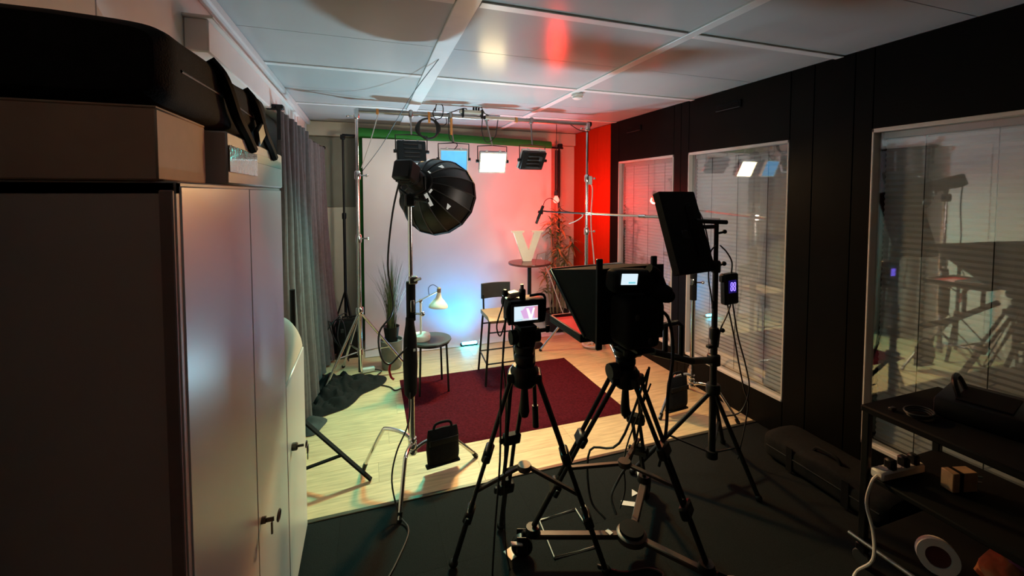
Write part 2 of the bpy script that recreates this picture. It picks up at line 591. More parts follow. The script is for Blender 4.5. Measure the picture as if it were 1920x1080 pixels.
for a, b in WIN:                               # above and below each window
    wpanel(a, b, ZW1, H)
    wpanel(a, b, 0, ZW0)
for a, b in ((4.215, 4.39), (3.10, 3.20), (3.20, 3.295), (1.98, 2.14), (1.74, 1.98), (1.64, 1.74), (0.3, 0.66), (-0.65, 0.3), (YF, -0.65)):
    wpanel(a, b, 0, H)
for k, (a, b) in enumerate(((4.39, 4.70), (4.70, 5.02), (5.02, YB))):
    wpanel(a, b, 0, H, 'light_wood_wall')
for k, (a, b) in enumerate(WIN):
    win = bpy.data.objects.new('window_%d' % (k + 1), None)
    COL.objects.link(win)
    win.location = (XR + 0.03, (a + b) / 2, ZW0)
    tag(win, ['window with pale blind nearest the red wall end', 'window with pale blind behind the black square light', 'dim window with blind at the right edge'][k], kind='structure')
    fm = MB()
    fw = 0.022
    for y in (a + 0.006, b - 0.006):
        fm.box((XR + 0.03, y, (ZW0 + ZW1) / 2), (0.07, 0.012, ZW1 - ZW0), bev=0.003)
    for z in (ZW0 + fw / 2, ZW1 - fw / 2):
        fm.box((XR + 0.03, (a + b) / 2, z), (0.07, b - a, fw), bev=0.003)
    fm.build('window_frame', 'light_frame', win)
    MB().box((XR + 0.03, (a + b) / 2, (ZW0 + ZW1) / 2), (0.006, b - a - 2 * fw, ZW1 - ZW0 - 2 * fw)).build('pane', 'window_glass', win)
    MB().box((XR + 0.075, (a + b) / 2, ZW1 - 0.04), (0.035, b - a - 0.05, 0.035), bev=0.004).build('head_rail', 'light_frame', win)
    bl = MB()
    n = 112
    vs, fs = [], []
    for i in range(n + 1):
        z = ZW1 - 0.055 - (ZW1 - ZW0 - 0.085) * i / n
        x = XR + (0.070 if i % 2 else 0.080)
        vs += [V(x, a + 0.03, z), V(x, b - 0.03, z)]
        if i:
            fs.append([2 * i - 2, 2 * i - 1, 2 * i + 1, 2 * i])
    bl.add(vs, fs)
    blo = bl.build('pleated_blind', 'blind_fabric', win, angle=5)
    for q in (0.22, 0.5, 0.78):
        y = a + (b - a) * q
        MB().tube((XR + 0.066, y, ZW0 + 0.03), (XR + 0.066, y, ZW1 - 0.06), 0.0022, n=6).build('blind_cord', 'dark_grey', blo)
    MB().box((XR + 0.075, (a + b) / 2, ZW0 + 0.034), (0.022, b - a - 0.05, 0.014), bev=0.003).build('bottom_rail', 'light_frame', win)
for y, lab in ((2.66, 'black slot vent on the dark wall above the middle window'), (3.92, 'black slot vent on the dark wall near the red corner')):
    t = thing('wall_vent', lab, 'vent', (XR - 0.006, y, 2.38), 'slot vents high on the dark wall')
    MB().box((XR - 0.006, y, 2.40), (0.012, 0.24, 0.055), bev=0.003).build('frame', 'black_matte', t)
    for z in (2.388, 2.40, 2.412):
        MB().box((XR - 0.014, y, z), (0.008, 0.21, 0.004), rot=(0, 0.5, 0)).build('slat', 'black_matte', t)
    MB().box((XR - 0.014, y, 2.371), (0.016, 0.235, 0.004)).build('lip', 'dark_grey', t)

# ---- rug
rx0, rx1, ry0, ry1 = 0.25, 1.905, 2.77, 3.93


def rugf(u, v):
    e = min(u, 1 - u, v * 0.7, (1 - v) * 0.7)
    z = 0.003 + 0.011 * min(1, e * 40) + 0.0012 * noise.noise(V(u * 12, v * 9, 0))
    return (rx0 + (rx1 - rx0) * u, ry0 + (ry1 - ry0) * v, z)


MB().sheet(rugf, 60, 44).build('area_rug', 'rug_pile', label='dark red rectangular rug on the pale laminate floor', cat='rug')

# ================================================================== BACKDROP AND OVERHEAD BAR
bx0, bx1, by = -0.05, 2.235, 5.02


def bdf(u, v):
    x = bx0 + (bx1 - bx0) * u
    L = v * 2.62
    if L < 2.0:
        y, z = by, 2.32 - L
    elif L < 2.5:
        a = (L - 2.0) / 0.5 * PI / 2
        y, z = by - 0.318 * (1 - math.cos(a)), 0.32 - 0.318 * math.sin(a) + 0.004
    else:
        y, z = by - 0.318 - (L - 2.5), 0.006
    wv = 0.010 * noise.noise(V(x * 2.2, z * 1.6, 3.1)) + 0.012 * math.exp(-((x + 0.0) / 0.25) ** 2) * noise.noise(V(x * 9, z * 5, 9))
    return (x, y - abs(wv) if z > 0.05 else y, z + (0 if z > 0.02 else 0.0))


MB().sheet(bdf, 46, 60, 0.002).build('paper_backdrop', 'backdrop_paper', label='wide off-white paper backdrop sweeping down behind the set', cat='backdrop')

t = thing('green_screen', 'bright green rolled screen across the top of the backdrop', 'green screen', (1.1, 5.06, 0.0))
gz = lambda x: 2.385 - (x + 0.1) / 2.4 * 0.065
mb = MB()
mb.tube((-0.12, 5.06, gz(-0.12)), (2.24, 5.06, gz(2.24)), 0.058, n=20)
mb.build('roll', 'green_cloth', t)
MB().sheet(lambda u, v: (-0.115 + 0.09 * u, 5.085 + 0.006 * math.sin(v * 17 + u * 5), 2.33 - 2.31 * v), 6, 40, 0.002).build('hanging_edge', 'green_cloth', t)
MB().tube((-0.26, 5.06, 2.352), (2.42, 5.06, 2.30), 0.014, n=10).build('core_tube', 'black_metal', t)
for x, lab in ((-0.255, 'thin black backdrop stand beside the grey curtains'), (2.385, 'black backdrop stand in the red lit corner')):
    t = thing('backdrop_stand', lab, 'stand', (x, 5.10, 0), 'stands carrying the backdrop')
    MB().tube((x, 5.10, 0.32), (x, 5.10, 1.45), 0.016, n=10).build('lower_pole', 'black_metal', t)
    MB().tube((x, 5.10, 1.45), (x, 5.10, 2.36), 0.012, n=10).build('upper_pole', 'black_metal', t)
    MB().lathe([(0.022, 0), (0.024, 0.02), (0.024, 0.06), (0.02, 0.07)], (x, 5.10, 1.42), n=12).build('collar', 'black_plastic', t)
    MB().box((x, 5.075, 2.33), (0.05, 0.07, 0.05), bev=0.006).build('hook', 'black_plastic', t)
    for a in (90 - 20, 190, 310):
        MB().tube((x, 5.10, 0.62), (x + 0.19 * math.cos(R(a)), 5.10 + 0.19 * math.sin(R(a)), 0.02), 0.010, n=8).build('leg', 'black_metal', t)
mb = MB()
for i in range(3):
    x = 2.345 + i * 0.028
    mb.sheet(lambda u, v, x=x: (x + 0.022 * u, 5.14 + 0.02 * math.sin(u * PI), 2.28 - 0.62 * v), 4, 6, 0.004)
mb.build('dark_strap_bundle', 'brown_metal', label='dark hanging straps on the backdrop stand above the red bulb', cat='straps')


def light_stand(name, label, x, y, ztop, feet, hub_z, mat, group):
    t = thing(name, label, 'stand', (x, y, 0), group)
    MB().tube((x, y, 0.10), (x, y, 1.30), 0.019, n=14).build('lower_pole', mat, t)
    MB().tube((x, y, 1.30), (x, y, 1.86), 0.016, n=14).build('middle_pole', mat, t)
    MB().tube((x, y, 1.86), (x, y, ztop), 0.013, n=14).build('upper_pole', mat, t)
    for z in (1.27, 1.83):
        c = MB().lathe([(0.026, 0), (0.028, 0.012), (0.028, 0.06), (0.022, 0.075)], (x, y, z), n=16).build('collar', 'chrome', t)
        MB().tube((x + 0.02, y, z + 0.035), (x + 0.075, y - 0.02, z + 0.035), 0.006, n=8).ball((x + 0.078, y - 0.021, z + 0.035), 0.014).build('knob', 'chrome', c)
    MB().lathe([(0.034, 0), (0.036, 0.01), (0.036, 0.05), (0.03, 0.06)], (x, y, hub_z), n=16).build('hub', 'chrome', t)
    MB().lathe([(0.03, 0), (0.03, 0.05)], (x, y, 0.26), n=14).build('sliding_collar', 'chrome', t)
    for fx, fy in feet:
        a = V(x, y, hub_z + 0.02); b = V(fx, fy, 0.015)
        l = MB().tube(a, b, 0.012, n=10).build('leg', mat, t)
        MB().ball(b, 0.018, seg=10, rings=6).build('foot', 'black_plastic', l)
        m = lerp(a, b, 0.58)
        MB().tube(V(x, y, 0.285), m, 0.007, n=8).build('brace', mat, t)
    return t


GZ = 2.435
sl = light_stand('light_stand', 'chrome light stand under the left end of the overhead bar', -0.085, 4.0, GZ - 0.02, [(-0.385, 3.80), (0.36, 4.10), (-0.25, 4.40)], 0.63, 'chrome', 'chrome stands carrying the overhead bar')
sr = light_stand('light_stand', 'chrome light stand by the red wall under the right bar end', 2.195, 4.0, GZ - 0.02, [(1.745, 4.18), (2.55, 4.28), (2.33, 3.56)], 0.63, 'chrome', 'chrome stands carrying the overhead bar')
for s, x in ((sl, -0.085), (sr, 2.195)):
    hd = MB().box((x, 4.0, GZ - 0.03), (0.045, 0.06, 0.09), bev=0.008).build('bar_clamp', 'chrome', s)
    MB().tube((x - 0.01, 4.0, GZ - 0.05), (x - 0.07, 3.99, GZ - 0.05), 0.006, n=8).ball((x - 0.075, 3.99, GZ - 0.05), 0.015).build('wing_bolt', 'chrome', hd)
t = thing('overhead_bar', 'grey overhead bar spanning between the two chrome stands', 'crossbar', (1.06, 4.0, GZ))
MB().tube((-0.09, 4.0, GZ), (1.0, 4.0, GZ), 0.023, n=16).build('outer_tube', 'brushed_steel', t)
MB().tube((1.0, 4.0, GZ), (2.22, 4.0, GZ), 0.0205, n=16).build('inner_tube', 'brushed_steel', t)
MB().tube((2.2, 4.0, GZ), (2.235, 4.0, GZ), 0.026, n=16).build('end_cap', 'black_plastic', t)
for x in (0.38, 0.745, 1.10, 1.56):
    c = MB().box((x, 4.0, GZ), (0.035, 0.062, 0.062), bev=0.008).build('pipe_clamp', 'brushed_steel', t)
    MB().tube((x, 4.0, GZ - 0.03), (x, 4.0, GZ - 0.06), 0.011, n=10).build('spigot', 'brushed_steel', c)
for k, (x, ln) in enumerate(((0.09, 0.05), (0.545, 0.10), (0.75, 0.20), (1.40, 0.05))):
    MB().box((x, 3.975, GZ - ln / 2 + 0.02), (0.022, 0.006, ln), bev=0.002).tube((x - 0.011, 4.0, GZ), (x + 0.011, 4.0, GZ), 0.027, n=12).build(
        'cable_strap', 'orange_strap', label=['orange hook-and-loop strap at the left end of the overhead bar', 'orange strap holding the black cable coil', 'long orange strap dangling from the overhead bar', 'orange strap around the right half of the overhead bar'][k], cat='strap', group='orange straps on the overhead bar')
mb = MB()
for k in range(5):
    mb.path([V(0.535 + (0.085 + 0.006 * k) * math.sin(a) + 0.006 * math.sin(3 * a + k), 3.985 + 0.008 * math.sin(2 * a + k), 2.305 + (0.088 + 0.005 * (k % 3)) * math.cos(a)) for a in [2 * PI * q / 12 for q in range(12)]], 0.006, closed=True, k=3)
mb.build('cable_coil', 'cable_black', label='coiled black cable hanging from the overhead bar', cat='cable')
t = thing('power_strip', 'cream power strip strapped on top of the overhead bar', 'power strip', (0.95, 3.99, GZ + 0.02))
MB().box((0.95, 3.985, GZ + 0.045), (0.24, 0.045, 0.035), bev=0.008).build('body', 'cream_plastic', t)
for x in (0.86, 1.045):
    MB().box((x, 3.985, GZ + 0.03), (0.016, 0.075, 0.085), bev=0.004).build('band', 'black_plastic', t)
for x in (0.965, 0.99, 1.015):
    MB().box((x, 3.98, GZ + 0.075), (0.016, 0.02, 0.035), bev=0.004).build('plug', 'black_plastic', t)
t = thing('power_strip', 'long cream power strip lying along the bar right of the plugs', 'power strip', (1.23, 3.98, GZ))
MB().box((1.225, 3.968, GZ - 0.002), (0.30, 0.03, 0.03), bev=0.006).build('body', 'cream_plastic', t)
MB().box((1.07, 3.968, GZ - 0.002), (0.015, 0.034, 0.034), bev=0.004).build('end_cap', 'black_plastic', t)
cables = [
    ([(0.60, 3.99, GZ + 0.03), (0.62, 3.97, GZ + 0.11), (0.67, 3.97, GZ + 0.08), (0.66, 3.96, GZ - 0.02), (0.60, 3.96, GZ - 0.05)], 'tangled black cable looping over the bar above the coil'),
    ([(0.60, 3.98, GZ + 0.06), (0.58, 3.97, GZ - 0.0), (0.64, 3.96, GZ - 0.10), (0.70, 3.96, GZ - 0.08), (0.70, 3.97, GZ - 0.02)], 'small black cable loop hanging beside the coil'),
    ([(0.70, 3.99, GZ + 0.01), (0.80, 3.97, GZ + 0.05), (0.88, 3.97, GZ + 0.075), (0.905, 3.975, GZ + 0.05)], 'black lead arching into the cream power strip'),
    ([(0.99, 3.98, GZ + 0.09), (1.03, 3.96, GZ + 0.10), (1.08, 3.96, GZ + 0.03), (1.22, 3.955, GZ + 0.02)], 'black lead leaving the plugs on the power strip'),
    ([(1.05, 3.97, GZ), (1.04, 3.95, GZ - 0.14), (1.08, 3.94, GZ - 0.24), (1.17, 3.95, GZ - 0.18), (1.20, 3.96, GZ - 0.02)], 'black cable loop hanging above the glowing warm panel'),
    ([(0.72, 3.97, GZ - 0.02), (0.73, 3.95, GZ - 0.22), (0.80, 3.95, GZ - 0.27), (0.76, 3.93, GZ - 0.33)], 'thin cable dropping to the blue panel'),
    ([(1.99, 3.98, GZ - 0.02), (2.08, 3.97, GZ - 0.07), (2.19, 3.97, GZ - 0.085)], 'thin cable tied to the right end of the bar'),
]
for pts, lab in cables:
    MB().path(pts, 0.0045, n=6).build('power_cable', 'cable_black', label=lab, cat='cable', group='cables on the overhead bar')
MB().path([(0.42, 2.62, 2.52), (0.30, 3.2, 2.40), (0.12, 3.8, 2.12), (-0.06, 3.985, 1.88)], 0.003, n=6).build('guy_wire', 'cable_black', label='thin black line from the ceiling to the left chrome stand', cat='line')
MB().path([(0.095, 3.97, GZ - 0.03), (0.03, 3.97, 2.17), (-0.05, 3.97, 1.93)], 0.005, n=6, smooth=False).build('pull_cord', 'cable_white', label='white cord from orange strap down to the left stand', cat='cord')


# ---- four LED panels hung on the bar
def led_panel(label, x, face, lit, z, tilt, yaw, drop_from, w=0.26, h=0.20):
    """face = -1 looks towards the camera, +1 looks at the backdrop"""
    t = thing('led_panel', label, 'studio light', (x, 4.0, z), 'LED panels hung from the overhead bar')
    base = Matrix.Translation((x, 4.0, z)) @ Matrix.Rotation(R(yaw), 4, 'Z') @ Matrix.Rotation(R(tilt), 4, 'X')
    MB(base).box((0, 0.0, 0), (w, 0.05, h), bev=0.008).build('housing', 'black_plastic', t)
    fb = MB(base)
    yy = face * 0.03
    for sx in (-1, 1):
        fb.box((sx * (w / 2 - 0.004), yy, 0), (0.012, 0.03, h + 0.008), bev=0.002)
    for sz in (-1, 1):
        fb.box((0, yy, sz * (h / 2)), (w + 0.004, 0.03, 0.012), bev=0.002)
    fb.build('diffuser_rim', 'white_plastic', t)
    MB(base).box((0, face * 0.034, 0), (w - 0.022, 0.012, h - 0.012), bev=0.003).build('diffuser', lit, t)
    for sx in (-1, 1):
        MB(base).box((sx * w * 0.25, face * 0.022, h / 2 + 0.01), (0.02, 0.03, 0.02), bev=0.003).build('clip', 'white_plastic', t)
    for k in range(4):
        MB(base).box((0, -face * 0.029, -h * 0.3 + k * h * 0.2), (w * 0.55, 0.01, 0.012), bev=0.003).build('heat_fin', 'dark_grey', t)
    MB(base).box((w * 0.28, -face * 0.03, h * 0.18), (0.035, 0.012, 0.05), bev=0.003).build('control_plate', 'dark_grey', t)
    flat = Matrix.Translation((x, 4.0, z)) @ Matrix.Rotation(R(yaw), 4, 'Z')
    yk = MB(flat)
    yk.path([(-w / 2 - 0.012, 0, 0), (-w / 2 - 0.014, 0, h / 2 + 0.045), (0, 0, h / 2 + 0.055), (w / 2 + 0.014, 0, h / 2 + 0.045), (w / 2 + 0.012, 0, 0)], 0.0055, smooth=False, n=8)
    yo = yk.build('yoke', 'black_metal', t)
    top = flat @ V(0, 0, h / 2 + 0.055)
    MB().tube(top, (drop_from, 4.0, GZ - 0.05), 0.008, n=8).build('drop_rod', 'brushed_steel', t)
    for sx in (-1, 1):
        MB(flat).tube((sx * (w / 2 + 0.004), 0, 0), (sx * (w / 2 + 0.030), 0, 0), 0.016, n=12).build('tilt_knob', 'black_plastic', yo)
    return base


led_panel('black LED panel seen from behind above the round softbox', 0.385, 1, 'dim_diffuser', 2.09, -14, 4, 0.38)
led_panel('LED panel with a glowing sky blue face', 0.775, -1, 'blue_emit', 2.03, 22, -8, 0.745)
led_panel('blazing warm white LED panel, brightest light in the room', 1.155, -1, 'warm_emit', 2.02, 26, -6, 1.10)
led_panel('black LED panel with pinkish front edge right of the warm panel', 1.575, 1, 'dim_diffuser', 2.04, 34, 6, 1.56)
lamp('warm_panel_light', 'AREA', (WARM['loc']), WARM['aim'], WARM['col'], WARM['pw'], (0.22, 0.18), spread=130)
lamp('blue_panel_light', 'AREA', (BLUE['loc']), BLUE['aim'], BLUE['col'], BLUE['pw'], (0.22, 0.18), spread=110)
lamp('rear_panel_light_a', 'AREA', (0.39, 4.06, 2.08), BACK1['aim'], BACK1['col'], BACK1['pw'], (0.22, 0.18))
lamp('rear_panel_light_b', 'AREA', (1.57, 4.07, 2.02), BACK4['aim'], BACK4['col'], BACK4['pw'], (0.22, 0.18))

# ---- red bulb on a cord
t = thing('red_bulb', 'glowing red light bulb hanging by the right edge of the backdrop', 'light bulb', (2.07, 4.5, 1.60))
MB().tube((2.07, 4.5, 1.735), (2.07, 4.5, 2.52), 0.0035, n=6).build('cord', 'cable_black', t)
MB().lathe([(0.012, 0.115), (0.022, 0.10), (0.022, 0.055), (0.018, 0.05)], (2.07, 4.5, 1.63), n=16).build('socket', 'maroon', t)
MB().lathe([(0.004, -0.036), (0.02, -0.031), (0.033, -0.015), (0.036, 0.003), (0.030, 0.022), (0.019, 0.042), (0.016, 0.052)], (2.07, 4.5, 1.63), n=20).build('glass', 'bulb_glass', t)
lamp('red_bulb_light', 'POINT', (2.07, 4.5, 1.62), None, BULB['col'], BULB['pw'], radius=0.045)

# ---- cyan bar lamp on the floor
t = thing('light_bar', 'short glowing cyan light bar on the floor before the backdrop', 'light bar', (1.05, 4.58, 0.0))
MB().box((1.05, 4.60, 0.018), (0.19, 0.05, 0.030), bev=0.006).build('housing', 'black_plastic', t)
MB().box((1.05, 4.572, 0.040), (0.165, 0.032, 0.026), bev=0.010, seg=2).build('diffuser', 'bar_emit', t)
lamp('light_bar_light', 'SPOT', (1.05, 4.53, 0.085), (0.98, 5.02, 0.56), BAR['col'], BAR['pw'] * 5.0, cone=125, blend=1.0, radius=0.05)
lamp('light_bar_spill', 'AREA', (1.05, 4.56, 0.075), (0.78, 3.4, 2.5), (0.52, 0.85, 1.0), 27, (0.16, 0.03), spread=98)

# ================================================================== SET PROPS
# ---- grass plant in pots
px, py = 0.20, 4.26
t = thing('potted_grass', 'tall grass plant in a grey pot behind the softbox stand', 'plant', (px, py, 0))
MB().lathe([(0.085, 0.002), (0.095, 0.02), (0.105, 0.27), (0.108, 0.28), (0.10, 0.28), (0.095, 0.25)], (px, py, 0), n=24).build('outer_pot', 'pot_grey', t)
MB().lathe([(0.05, 0.20), (0.075, 0.40), (0.078, 0.41), (0.07, 0.405), (0.06, 0.39)], (px, py, 0), n=20).build('inner_pot', 'black_plastic', t)
mb = MB()
rg = random.Random(3)
for k in range(150):
    a = rg.uniform(0, 2 * PI); r0 = rg.uniform(0, 0.05); lean = abs(rg.gauss(0, 0.13)) + 0.01
    ln = rg.uniform(0.42, 0.76)
    p0 = V(px + r0 * math.cos(a), py + r0 * math.sin(a), 0.39)
    ds = V(math.cos(a + 0.3), math.sin(a + 0.3), 0)
    sd = V(-ds.y, ds.x, 0) * rg.uniform(0.0022, 0.004)
    pts = [p0 + ds * lean * (q / 4) ** 1.8 + V(0, 0, ln * (q / 4) - lean * 0.25 * (q / 4) ** 3) for q in range(5)]
    vs, fs = [], []
    for q, p in enumerate(pts):
        wdt = 1 - (q / 4) ** 2 * 0.9
        vs += [p - sd * wdt, p + sd * wdt]
        if q:
            fs.append([2 * q - 2, 2 * q - 1, 2 * q + 1, 2 * q])
    mb.add(vs, fs)
mb.build('grass_blades', 'grass_leaf', t, kind='stuff')

# ---- small round stool used as side table
sx, sy = 0.50, 3.66
t = thing('side_stool', 'small round dark stool carrying the desk lamp', 'stool', (sx, sy, 0))
MB().lathe([(0.150, 0.432), (0.172, 0.434), (0.176, 0.442), (0.172, 0.450), (0.02, 0.450)], (sx, sy, 0), n=36).build('top', 'stool_top', t)
MB().path([V(sx + 0.155 * math.cos(a), sy + 0.155 * math.sin(a), 0.422) for a in [2 * PI * q / 16 for q in range(16)]], 0.008, closed=True, k=2).build('ring', 'black_metal', t)
for a in (45, 135, 225, 315):
    c, s_ = math.cos(R(a + 4)), math.sin(R(a + 4))
    MB().tube((sx + 0.155 * c, sy + 0.155 * s_, 0.43), (sx + 0.175 * c, sy + 0.175 * s_, 0.012), 0.009, n=10).build('leg', 'black_metal', t)

# ---- desk lamp
lx, ly, lz = 0.415, 3.66, 0.4505
t = thing('desk_lamp', 'white jointed desk lamp on the small round stool', 'lamp', (lx, ly, lz))
MB().lathe([(0.078, 0), (0.08, 0.006), (0.08, 0.04), (0.076, 0.046), (0.012, 0.047)], (lx, ly, lz), n=32).build('base', 'lamp_white', t)
MB().tube((lx, ly, lz + 0.045), (lx, ly, lz + 0.32), 0.009, n=12).build('stem', 'lamp_white', t)
j = MB().ball((lx, ly, lz + 0.335), 0.017).build('joint', 'tan_leather', t)
e0, e1 = V(lx - 0.10, ly - 0.03, lz + 0.305), V(lx + 0.155, ly + 0.02, lz + 0.405)
MB().tube(e0, e1, 0.0055, n=10).build('arm', 'brushed_steel', t)
shp = V(0.575, 3.67, lz + 0.39)
MB().tube(e1, shp + V(0, 0, 0.025), 0.006, n=10).build('neck', 'brushed_steel', t)
MB().lathe([(0.013, 0.03), (0.016, 0.0), (0.020, -0.02), (0.028, -0.045), (0.055, -0.075), (0.080, -0.105), (0.084, -0.125), (0.080, -0.124), (0.052, -0.078), (0.02, -0.05)], shp, axis=(0.06, 0.0, 1), n=32).build('shade', 'lamp_white', t)
MB().lathe([(0.017, 0.0), (0.017, 0.035), (0.008, 0.045)], shp + V(0, 0, 0.005), n=16).build('socket', 'tan_leather', t)
MB().path([shp + V(0, 0, 0.04), shp + V(-0.05, 0, 0.075), shp + V(-0.09, 0, 0.05), shp + V(-0.085, 0, -0.02)], 0.003, n=6).build('cord', 'cable_black', t)

# ---- bar stool with low back
t = thing('bar_stool', 'tall bar stool with dark back and tan seat on the rug edge', 'bar stool', (1.15, 3.72, 0))
c0 = V(1.15, 3.72, 0)
FT = [V(0.955, 3.53, 0.012), V(1.33, 3.53, 0.012), V(1.36, 3.90, 0.012), V(0.985, 3.90, 0.012)]
TP = [V(1.005, 3.58, 0.57), V(1.29, 3.58, 0.57), V(1.30, 3.86, 0.57), V(1.02, 3.86, 0.57)]
for a, b in zip(FT, TP):
    l = MB().tube(a, b, 0.010, n=10).build('leg', 'black_metal', t)
for z in (0.20, 0.47):
    f = (z - 0.012) / (0.57 - 0.012)
    P = [lerp(a, b, f) for a, b in zip(FT, TP)]
    for i in range(4):
        if z < 0.3 or i in (0, 2):
            MB().tube(P[i], P[(i + 1) % 4], 0.007, n=8).build('footrest' if z < 0.3 else 'stretcher', 'black_metal', t)


def seatf(u, v):
    return (1.0 + 0.30 * u, 3.565 + 0.31 * v, 0.606 - 0.02 * math.sin(PI * u) * math.sin(PI * v) - 0.03 * max(0, 0.25 - v) ** 2 * 16)


MB().sheet(seatf, 14, 14, 0.032).build('seat', 'tan_leather', t)
MB().sheet(lambda u, v: (1.02 + 0.28 * u, 3.885 + 0.03 * math.sin(PI * u), 0.70 + 0.145 * v), 12, 6, 0.022).build('backrest', 'dark_grey', t)
for x in (1.03, 1.29):
    MB().tube((x, 3.87, 0.56), (x, 3.885, 0.74), 0.009, n=8).build('back_post', 'black_metal', t)

# ---- bar table and letter V
bxx, byy, bzz = 1.70, 4.40, 0.945
t = thing('bar_table', 'round dark bar table on a thin black column', 'table', (bxx, byy, 0))
MB().lathe([(0.215, bzz - 0.03), (0.235, bzz - 0.025), (0.238, bzz - 0.015), (0.235, bzz - 0.003), (0.02, bzz)], (bxx, byy, 0), n=40).build('top', 'table_dark', t)
MB().tube((bxx, byy, 0.02), (bxx, byy, bzz - 0.02), 0.022, n=16).build('column', 'black_metal', t)
MB().lathe([(0.15, 0.001), (0.155, 0.008), (0.145, 0.016), (0.03, 0.03), (0.025, 0.06)], (bxx, byy, 0), n=36).build('base', 'black_metal', t)
poly = [(0, 1), (.40, 1), (.40, .95), (.325, .93), (.535, .36), (.71, .93), (.63, .95), (.63, 1), (1, 1), (1, .95), (.935, .93), (.62, 0), (.36, 0), (.065, .93), (0, .95)]
poly = [(a * 0.36 - 0.18, b * 0.345) for a, b in poly]
MB().prism(poly, (1.69, 4.43, bzz + 0.001), (0.985, -0.17, 0), (0, 0, 1), -0.05).build('letter_v', 'letter_white', label='large cream serif letter V standing on the bar table', cat='letter')
MB().path([(1.72, 4.27, bzz + 0.004), (1.74, 4.26, bzz + 0.10), (1.85, 4.28, bzz + 0.12), (1.86, 4.33, bzz + 0.004)], 0.004, n=6, smooth=False).build('wire_stand', 'tan_leather', label='thin wire stand on the bar table beside the letter', cat='stand')

# ---- palm like plant in dark pot
px, py = 2.20, 4.78
t = thing('potted_palm', 'leafy potted palm with bare canes in the red corner', 'plant', (px, py, 0))
MB().lathe([(0.11, 0.002), (0.12, 0.01), (0.16, 0.24), (0.165, 0.25), (0.15, 0.25), (0.14, 0.22)], (px, py, 0), n=24).build('pot', 'black_plastic', t)
MB().lathe([(0.142, 0.222), (0.02, 0.232)], (px, py, 0), n=20).build('soil', 'soil', t)
rg = random.Random(11)
tops = [(-0.10, -0.10, 0.86), (0.02, -0.04, 1.16), (0.08, 0.02, 1.34), (-0.05, 0.02, 1.42), (0.0, -0.08, 1.02), (0.10, -0.08, 0.72), (-0.14, -0.04, 0.60), (0.04, 0.05, 1.50), (-0.08, -0.02, 1.28), (-0.18, -0.08, 0.78), (0.12, 0.0, 0.95), (0.17, -0.06, 1.16)]
for k, (dx, dy, z) in enumerate(tops):
    b = V(px + dx * 0.5, py + dy * 0.5, 0.225)
    top = V(px + dx, py + dy, z)
    m = lerp(b, top, 0.5) + V(rg.uniform(-.02, .02), rg.uniform(-.02, .02), 0)
    MB().path([b, m, top], 0.009 if z > 0.9 else 0.006, n=7).build('cane', 'cane', t)
    mb = MB()
    for q in range(18):
        a = 2 * PI * q / 18 * 1.618 * 3 + rg.uniform(-.3, .3)
        el = rg.uniform(-0.35, 1.1)
        ln = rg.uniform(0.11, 0.19)
        ds = V(math.cos(a) * math.cos(el), math.sin(a) * math.cos(el), math.sin(el))
        sd = ds.cross(V(0, 0, 1)).normalized() * rg.uniform(0.011, 0.018)
        st = top - V(0, 0, rg.uniform(0, 0.12))
        vs, fs = [], []
        for i in range(5):
            f = i / 4
            wd = [0.35, 1.0, 0.9, 0.55, 0.05][i]
            p = st + ds * ln * f - V(0, 0, 0.45 * ln * f * f)
            vs += [p - sd * wd, p + V(0, 0, -0.003), p + sd * wd]
            if i:
                o_ = 3 * i
                fs += [[o_ - 3, o_ - 2, o_ + 1, o_], [o_ - 2, o_ - 1, o_ + 2, o_ + 1]]
        mb.add(vs, fs)
    mb.build('leaf_rosette', 'palm_leaf', t)

# ---- cables near the red corner
MB().path([(1.93, 4.62, 0.95), (1.98, 4.50, 0.78), (2.05, 4.42, 0.52), (2.12, 4.36, 0.30), (2.24, 4.30, 0.20), (2.36, 4.26, 0.24)], 0.005, n=6).build('white_cable', 'cable_white', label='white cable hanging in front of the palm canes', cat='cable')
mb = MB()
for k in range(5):
    mb.path([V(2.36 + (0.10 + 0.008 * k) * math.cos(a), 4.12 + (0.075 + 0.006 * k) * math.sin(a), 0.012 + 0.006 * k + 0.01 * math.sin(a * 2 + k)) for a in [2 * PI * q / 12 for q in range(12)]], 0.006, closed=True, k=3)
mb.build('white_cable_coil', 'cable_white', label='coiled white cable on the floor below the red wall', cat='cable')
MB().path([(2.225, 3.985, 1.82), (2.25, 3.98, 1.74), (2.235, 3.98, 1.4), (2.27, 3.97, 1.0), (2.30, 3.98, 0.6), (2.30, 4.05, 0.05)], 0.007, n=7).build('white_cable', 'cable_white', label='white cable running down beside the right chrome stand', cat='cable')
MB().box((2.225, 3.985, 1.845), (0.04, 0.03, 0.09), bev=0.006).build('cable_clip', 'white_plastic', label='white clip on the right chrome stand', cat='clip')

# ================================================================== SOFTBOX ON A C-STAND
CX, CY = 0.23, 2.52


